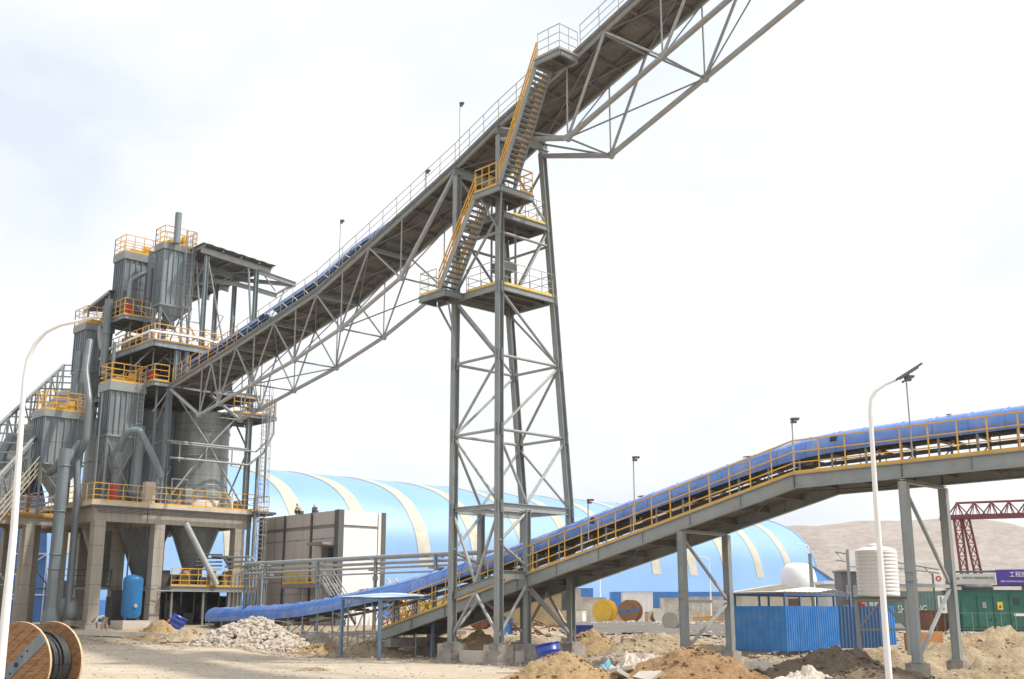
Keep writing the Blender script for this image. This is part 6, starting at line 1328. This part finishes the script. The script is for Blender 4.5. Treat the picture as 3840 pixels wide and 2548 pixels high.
text('CBMI', .22, (27.2, 72.0, 4.30), 'ink', b1, .04, xs=.8)
text('中国中材工程建设有限公司', .165, (27.75, 72.02, 4.36), 'ink', b1, .04)
text('工程施工', .36, (30.7, 72.04, 4.50), 'lett', b2, .053, xs=1.05); text('CBMI CONSTRUCTION CO LTD', .13, (30.1, 72.0, 4.16), 'lett', b2, .053)
# teal containers with white letters
tcn = thing('shipping_container', 'faded teal and rust container with big white letters behind the right trestle', 'container', (32, 88, 1.4))
mb = MB(); mb.box(V(31.8, 89.5, 1.4), 6.0, 2.4, 2.5); mb.build('body', 'teal', tcn); mb = MB()
for k in range(22): mb.box(V(28.95+k*.27, 88.27, 1.5), .06, .05, 2.3)
mb.build('corrugation', 'teal', tcn); mb = MB(); mb.box(V(31.8, 89.5, 3.9), 6.1, 2.5, .28); mb.build('roof_rail', 'creamw', tcn)
text('SHIPPING', .85, (28.95, 88.2, 2.3), 'lett', tcn, 0, xs=.62)
tw = thing('warehouse_shed', 'low pale shed roof line behind the teal container', 'shed', (33, 104, 1.4)); mb = MB(); mb.box(V(34, 106, 1.4), 12, 4, 3.4); mb.build('wall', 'banner', tw); mb = MB(); mb.box(V(34, 106, 4.8), 12.6, 4.6, .3); mb.build('roof', 'white', tw)
ns = thing('notice_board', 'narrow white notice board with a red ring on a dark post', 'notice board', (22.6, 62, 1.3))
mb = MB(); mb.beam(V(22.35, 62, 1.2), V(22.35, 62, 4.35), .07, .07); mb.beam(V(22.8, 62, 1.2), V(22.8, 62, 3.0), .05, .05); mb.build('post', 'trimd', ns)
mb = MB(); mb.beam(V(22.4, 61.96, 3.9), V(22.85, 61.96, 3.9), .03, .85); mb.beam(V(22.5, 61.96, 2.75), V(22.95, 61.96, 2.75), .03, .9); mb.build('board', 'white', ns)
mb = MB(); mb.lathe(V(22.62, 61.92, 4.08), [(.08, 0), (.15, 0), (.15, .01), (.08, .01), (.08, 0)], 20, V(0, -1, 0), False); mb.build('red_ring', 'red', ns)
mb = MB(); mb.box(V(22.66, 61.93, 2.45), .05, .02, .7); mb.box(V(22.78, 61.93, 2.45), .04, .02, .6); mb.build('green_bar', 'greend', ns)
crate(23.9, 66.5, 1.1, 1.5, 1.1, .1, 'rust', 'dark rusty box left of the green generator')
rd = MB(); rd.lathe(V(22.6, 76, 2.9), [(.01, -.32), (.2, -.26), (.32, 0), (.2, .26), (.01, .32)], 16, V(0, 1, .2)); rd.tube([V(22.6, 76, 1.3), V(22.6, 76, 2.7)], .05, 6); single(rd, 'red_round_sign', 'red', 'small round red sign behind the right trestle brace', 'sign', loc=(22.6, 76, 1.4))
# red gantry crane
gc = thing('gantry_crane', 'dark red lattice gantry crane standing far behind at the right edge', 'gantry crane', (43.5, 110, 1.5))
mb = MB(); z0_, z1_ = 11.2, 12.6; x0 = 41.3
for dy in (0, 1.4): mb.beam(V(x0, 110+dy, z0_), V(66, 104+dy, z0_+.3), .4, .38); 
mb.tube([V(x0+1.4, 110.7, z1_), V(66, 104.7, z1_+.4)], .12, 6)
for k in range(16):
    x_ = x0+1.4+k*1.5; y_ = 110.7-(x_-x0)*.243
    for dy in (-.7, .7): mb.tube([V(x_, y_, z1_+.02*k), V(x_+.75, y_-.2+dy, z0_+.1)], .07, 5); mb.tube([V(x_, y_, z1_), V(x_-.75, y_+.2+dy, z0_+.1)], .07, 5); mb.tube([V(x_, y_, z1_), V(x_, y_+dy, z0_)], .04, 5)
mb.build('bridge_girder', 'crane', gc)
mb = MB()
for xb, xt in ((42.2, 42.6), (45.6, 43.9)):
    q = [(V(xb-.45, 110, 1.5), V(xt-.35, 110.5, z0_)), (V(xb+.45, 110, 1.5), V(xt+.35, 110.5, z0_))]
    q = [(V(43.0 if xb < 44 else 44.6, 110, 1.5)+V(dx, 0, 0), V(42.7+dx+(0 if xb < 44 else .7), 110.3, z0_)) for dx in ((-.45, .2) if xb < 44 else (-.35, .3))]
    for a, b in q: mb.tube([a, b], .12, 6)
    for k in range(8):
        f0, f1 = k/8, (k+1)/8; mb.tube([lerp(*q[0], f0), lerp(*q[1], f1)], .05, 5); mb.tube([lerp(*q[1], f0), lerp(*q[0], f1)], .05, 5); mb.tube([lerp(*q[0], f0), lerp(*q[1], f0)], .05, 5)
mb.build('lattice_leg', 'crane', gc); mb = MB(); mb.box(V(50.6, 108.2, 10.8), .6, .6, .7); mb.build('hoist_trolley', 'trimd', gc)
# overhead pole line / thin truss behind the tank
mb = MB(); a, b = V(19.5, 70, 5.9), V(24.2, 66, 4.7); mb.tube([a, b], .05, 5); mb.tube([a-V(0, 0, .5), b-V(0, 0, .2)], .04, 5)
for k in range(7): mb.tube([lerp(a, b, k/7), lerp(a, b, (k+.5)/7)-V(0, 0, .4)], .03, 4)
for x_ in (20.8, 21.3): mb.tube([V(x_, 69, 1.3), V(x_, 69, 5.4)], .06, 6)
single(mb, 'light_steel_truss', 'steel2', 'thin steel truss boom seen between the two columns of the right trestle', 'truss', loc=(20.8, 69, 1.4))
# ================================================================ CONSTRUCTION LOT BETWEEN TOWER AND BARN
tc_ = thing('tan_site_wall', 'tan walled site building seen between the legs of the tower', 'building', (0, 76, 1.4))
mb = MB(); mb.box(V(.4, 77.5, 1.2), 5.6, 3, 2.4); mb.build('wall', 'tan', tc_); mb = MB(); mb.beam(V(-2.6, 75.9, 3.65), V(3.4, 75.9, 3.85), .3, .08); mb.build('roof_edge', 'tan', tc_)
rl = random.Random(33)
cab = [(1.0, 122, 5, 3.2, 'creamw', 'cream cabin with a pale roof behind the tan wall'), (5.2, 118, 3.2, 3.05, 'concl', 'pale grey concrete block structure left of the yellow reel'), (8.2, 121, 2.8, 2.35, 'cabinw', 'white open fronted cabin directly behind the yellow reel'), (13.2, 124, 3.0, 2.9, 'white', 'white cabin behind the brown reel'), (16.9, 124, 2.2, 2.35, 'cabinw', 'narrow white cabin between dark blue gaps'), (20.6, 125, 4.4, 2.45, 'cabinw', 'wide white corrugated cabin left of the middle trestle'), (25.2, 124, 3.4, 2.45, 'cabinw', 'white corrugated cabin behind the middle trestle column'), (-3.6, 84, 2.4, 2.0, 'tan', 'low tan box cabin behind the left tower legs')]
for x, y, w_, h_, m_, lb in cab: crate(x, y, w_, 2.4, h_, 0, m_, lb, name='site_cabin', cat='site cabin')
bw = thing('blue_base_container', 'dark blue container row at the foot of the barn', 'container', (6, 128, 1.4)); mb = MB(); mb.box(V(2, 131, 1.4), 14, 2.4, 3.6); mb.box(V(20, 131, 1.4), 18, 2.4, 3.2); mb.build('body', 'bluewall', bw)
dk = thing('dark_cabin', 'black cabin standing on the row beside the tower leg', 'cabin', (4.2, 116, 1.4)); mb = MB(); mb.box(V(4.6, 116, 1.4), 1.5, 1.6, 4.4); mb.build('body', 'dark', dk)
mb = MB(); mb.box(V(5.6, 115.9, 4.8), .9, .3, .25); mb.box(V(8.2, 115.9, 4.9), 2.0, .3, .2); mb.box(V(10.6, 115.9, 4.9), 1.8, .3, .2); mb.build('white_marking', 'white', dk) if False else None
for k in range(22):
    x, y = rl.uniform(3, 32), rl.uniform(112, 121); w_, h_ = rl.uniform(.5, 2.0), rl.uniform(.35, 1.1); m_ = rl.choice(('wood2', 'rust', 'creamw', 'steel2', 'concl', 'orange', 'white'))
    side = ['first', 'second', 'third', 'fourth', 'fifth', 'sixth', 'seventh', 'eighth', 'ninth', 'tenth', 'eleventh', 'twelfth', 'thirteenth', 'fourteenth', 'fifteenth', 'sixteenth', 'seventeenth', 'eighteenth', 'nineteenth', 'twentieth', 'twenty-first', 'twenty-second']
    o = crate(x, y, w_, rl.uniform(.5, 1.5), h_, rl.uniform(-.5, .5), m_, 'x', name='stacked_materials', cat='materials', ribs=False); o['px'] = x/y
lots = sorted([o for o in bpy.data.objects if o.name.startswith('stacked_materials')], key=lambda o: o['px'])
for o, s_ in zip(lots, side): o['label'] = 'small stack of site materials on the far lot, %s from the left of the row' % s_; o['group'] = 'stacks of materials on the far lot'; del o['px']
# scrap under the bridge
sc = MB(); r5 = random.Random(9)
for k in range(40): p = V(1.0+r5.uniform(-1.4, 1.4), 67+r5.uniform(-.5, .5), hgt(1, 67)+r5.uniform(0, .7)); q = p+V(r5.uniform(-.7, .7), r5.uniform(-.3, .3), r5.uniform(-.3, .4)); sc.tube([p, q], r5.uniform(.02, .06), 5)
single(sc, 'scrap_metal_heap', 'rust', 'tangled heap of rusty scrap metal seen between the tower legs', 'scrap heap', loc=(1, 67, 1.1))
wb = MB()
for k in range(70): 
    p = V(-6.0+r5.uniform(-1.5, .8), 71+r5.uniform(-.4, .4), hgt(-6, 71)+.3+r5.uniform(0, 1.5)); wb.tube([p, p+V(r5.uniform(-.6, .6), 0, r5.uniform(-.4, .6))], r5.uniform(.02, .05), 5)
single(wb, 'scrap_timber_heap', 'wood', 'heap of brown timber offcuts behind the blue grey shelter', 'timber heap', loc=(-6, 71, 1.3))
ym = thing('yellow_machine', 'yellow machine body behind the back post of the shelter', 'machine', (-4.6, 70.5, 1.3)); mb = MB(); mb.box(V(-4.7, 70.5, 1.9), 1.5, 1.0, 1.1); mb.build('body', 'yellow', ym); mb = MB(); mb.box(V(-4.7, 70.5, 1.2), 1.7, 1.1, .7); mb.build('base', 'concl', ym)
for i, (x, y) in enumerate(((-3.1, 58.7), (-2.2, 57.6))): drum(x, y+2.2, .42, .9, 1.5, .2 if i else .6, ('blue drum lying under the bridge railing at the left', 'second blue drum under the bridge railing closer to the tower')[i], 'tankb', z0=1.2) if False else None
# ================================================================ PEOPLE
def person(loc, joints, label, rot=0., shirt='cloth', trousers='trou', scale=1.0):
    """joints: dict name -> (x, y, z); body is one skinned surface, clothes are fitted shells"""
    o = thing('person', label, 'person', loc); J = {k: Vector(v)*scale for k, v in joints.items()}
    def skin(nm, edges, rad, m, sub=2):
        names = []; 
        for a, b in edges:
            for q in (a, b):
                if q not in names: names.append(q)
        me = bpy.data.meshes.new(nm); me.from_pydata([tuple(J[q]) for q in names], [(names.index(a), names.index(b)) for a, b in edges], []); ob = bpy.data.objects.new(nm, me); scn.collection.objects.link(ob)
        md = ob.modifiers.new('s', 'SKIN'); sl = me.skin_vertices[0].data
        for i, q in enumerate(names): sl[i].radius = (rad[q]*scale,)*2; sl[i].use_root = (i == 0)
        m2 = ob.modifiers.new('u', 'SUBSURF'); m2.levels = sub; m2.render_levels = sub
        bpy.context.view_layer.update(); me2 = bpy.data.meshes.new_from_object(ob.evaluated_get(bpy.context.evaluated_depsgraph_get())); bpy.data.objects.remove(ob)
        me2.transform(Matrix.Rotation(rot, 4, 'Z')); me2.materials.clear(); me2.materials.append(M[m]); n = bpy.data.objects.new(nm, me2); scn.collection.objects.link(n); n.parent = o
        for p in me2.polygons: p.use_smooth = True
        return n
    rb = dict(pelvis=.13, waist=.12, chest=.145, neck=.05, head=.085, crown=.075, shL=.06, shR=.06, elL=.045, elR=.045, haL=.033, haR=.033, fiL=.02, fiR=.02, hpL=.09, hpR=.09, knL=.062, knR=.062, anL=.042, anR=.042, toL=.04, toR=.04)
    ed = [('pelvis', 'waist'), ('waist', 'chest'), ('chest', 'neck'), ('neck', 'head'), ('head', 'crown'), ('chest', 'shL'), ('shL', 'elL'), ('elL', 'haL'), ('haL', 'fiL'), ('chest', 'shR'), ('shR', 'elR'), ('elR', 'haR'), ('haR', 'fiR'), ('pelvis', 'hpL'), ('hpL', 'knL'), ('knL', 'anL'), ('anL', 'toL'), ('pelvis', 'hpR'), ('hpR', 'knR'), ('knR', 'anR'), ('anR', 'toR')]
    skin('body', ed, rb, 'skin')
    rs = {k: v+.022 for k, v in rb.items()}
    skin('shirt', [('pelvis', 'waist'), ('waist', 'chest'), ('chest', 'shL'), ('shL', 'elL'), ('chest', 'shR'), ('shR', 'elR')], rs, shirt)
    rt = {k: v+.025 for k, v in rb.items()}; skin('trousers', [('pelvis', 'hpL'), ('hpL', 'knL'), ('knL', 'anL'), ('pelvis', 'hpR'), ('hpR', 'knR'), ('knR', 'anR')], rt, trousers)
    J['hc'] = J['head']+(J['crown']-J['head'])*.6; rs['hc'] = .09; rs['crown'] = .082; skin('hair', [('hc', 'crown')], rs, 'darkc')
    return o
bend = dict(pelvis=(0, 0, .92), waist=(-.16, 0, 1.0), chest=(-.42, 0, .98), neck=(-.58, 0, .86), head=(-.66, 0, .76), crown=(-.74, 0, .66), shL=(-.44, .2, .94), shR=(-.44, -.2, .94), elL=(-.46, .2, .66), elR=(-.48, -.22, .66), haL=(-.40, .12, .42), haR=(-.44, -.14, .42), fiL=(-.39, .11, .32), fiR=(-.43, -.12, .32), hpL=(.02, .11, .86), hpR=(.02, -.11, .86), knL=(.12, .16, .48), knR=(-.14, -.16, .47), anL=(.16, .16, .08), anR=(-.10, -.16, .08), toL=(.02, .18, .04), toR=(-.26, -.18, .04))
person((-24.35, 70.4, hgt(-24.35, 70.4)), bend, 'worker in a white shirt and pale trousers bending forward beside the blue vessel', rot=.35)
stand = dict(pelvis=(0, 0, .92), waist=(.02, 0, 1.08), chest=(.05, 0, 1.3), neck=(.1, 0, 1.47), head=(.13, 0, 1.57), crown=(.15, 0, 1.68), shL=(.05, .19, 1.37), shR=(.05, -.19, 1.37), elL=(.1, .24, 1.1), elR=(.14, -.22, 1.1), haL=(.26, .16, .93), haR=(.30, -.14, .95), fiL=(.31, .14, .87), fiR=(.35, -.12, .9), hpL=(0, .1, .86), hpR=(0, -.1, .86), knL=(.05, .11, .48), knR=(-.02, -.11, .48), anL=(.0, .12, .08), anR=(-.05, -.12, .08), toL=(.16, .13, .04), toR=(.1, -.13, .04))
crouch = dict(pelvis=(0, 0, .30), waist=(.06, 0, .42), chest=(.18, 0, .62), neck=(.28, 0, .76), head=(.34, 0, .84), crown=(.4, 0, .93), shL=(.2, .18, .68), shR=(.2, -.18, .68), elL=(.32, .22, .46), elR=(.32, -.22, .46), haL=(.46, .14, .34), haR=(.46, -.14, .34), fiL=(.52, .12, .28), fiR=(.52, -.12, .28), hpL=(.02, .1, .28), hpR=(.02, -.1, .28), knL=(.36, .16, .44), knR=(.36, -.16, .44), anL=(.22, .15, .08), anR=(.22, -.15, .08), toL=(.36, .16, .04), toR=(.36, -.16, .04))
person(tuple(BL-U*5.35+N*.45+V(0, 0, 9.0)), crouch, 'person in a brownish top sitting at the roof edge of the beige building', rot=2.6, shirt='trou', trousers='darkc')
person(tuple(BL-U*3.5+N*.5+V(0, 0, 9.0)), crouch, 'person in dark clothes crouching on the roof of the beige building', rot=2.2, shirt='darkc', trousers='darkc', scale=.8)
fh = MB(); fh.lathe(V(-21.0, 72.0, hgt(-21, 72)), [(.12, 0), (.12, .5), (.16, .52), (.16, .62), (.10, .75), (.02, .8)], 12); single(fh, 'fire_hydrant', 'red', 'small red hydrant standing at the foot of a concrete column', 'hydrant', loc=(-21, 72, 1.4))
# ---------------------------------------------------------------- haze over the whole site
HZ = True
if HZ:
    mb = MB(); mb.box(V(0, 900, -8), 6000, 2700, 330); hzo = tag(mb.build('haze', 'glass'), 'pale dusty air fading the far hills', 'haze', kind='stuff')
    hm2 = bpy.data.materials.new('haze_air'); hm2.use_nodes = True; t = hm2.node_tree; t.nodes.clear(); oo = t.nodes.new('ShaderNodeOutputMaterial'); pv_ = t.nodes.new('ShaderNodeVolumePrincipled')
    pv_.inputs['Color'].default_value = (.97, .97, .98, 1); pv_.inputs['Density'].default_value = .00022; pv_.inputs['Anisotropy'].default_value = .2
    t.links.new(pv_.outputs[0], oo.inputs['Volume']); hzo.data.materials.clear(); hzo.data.materials.append(hm2)
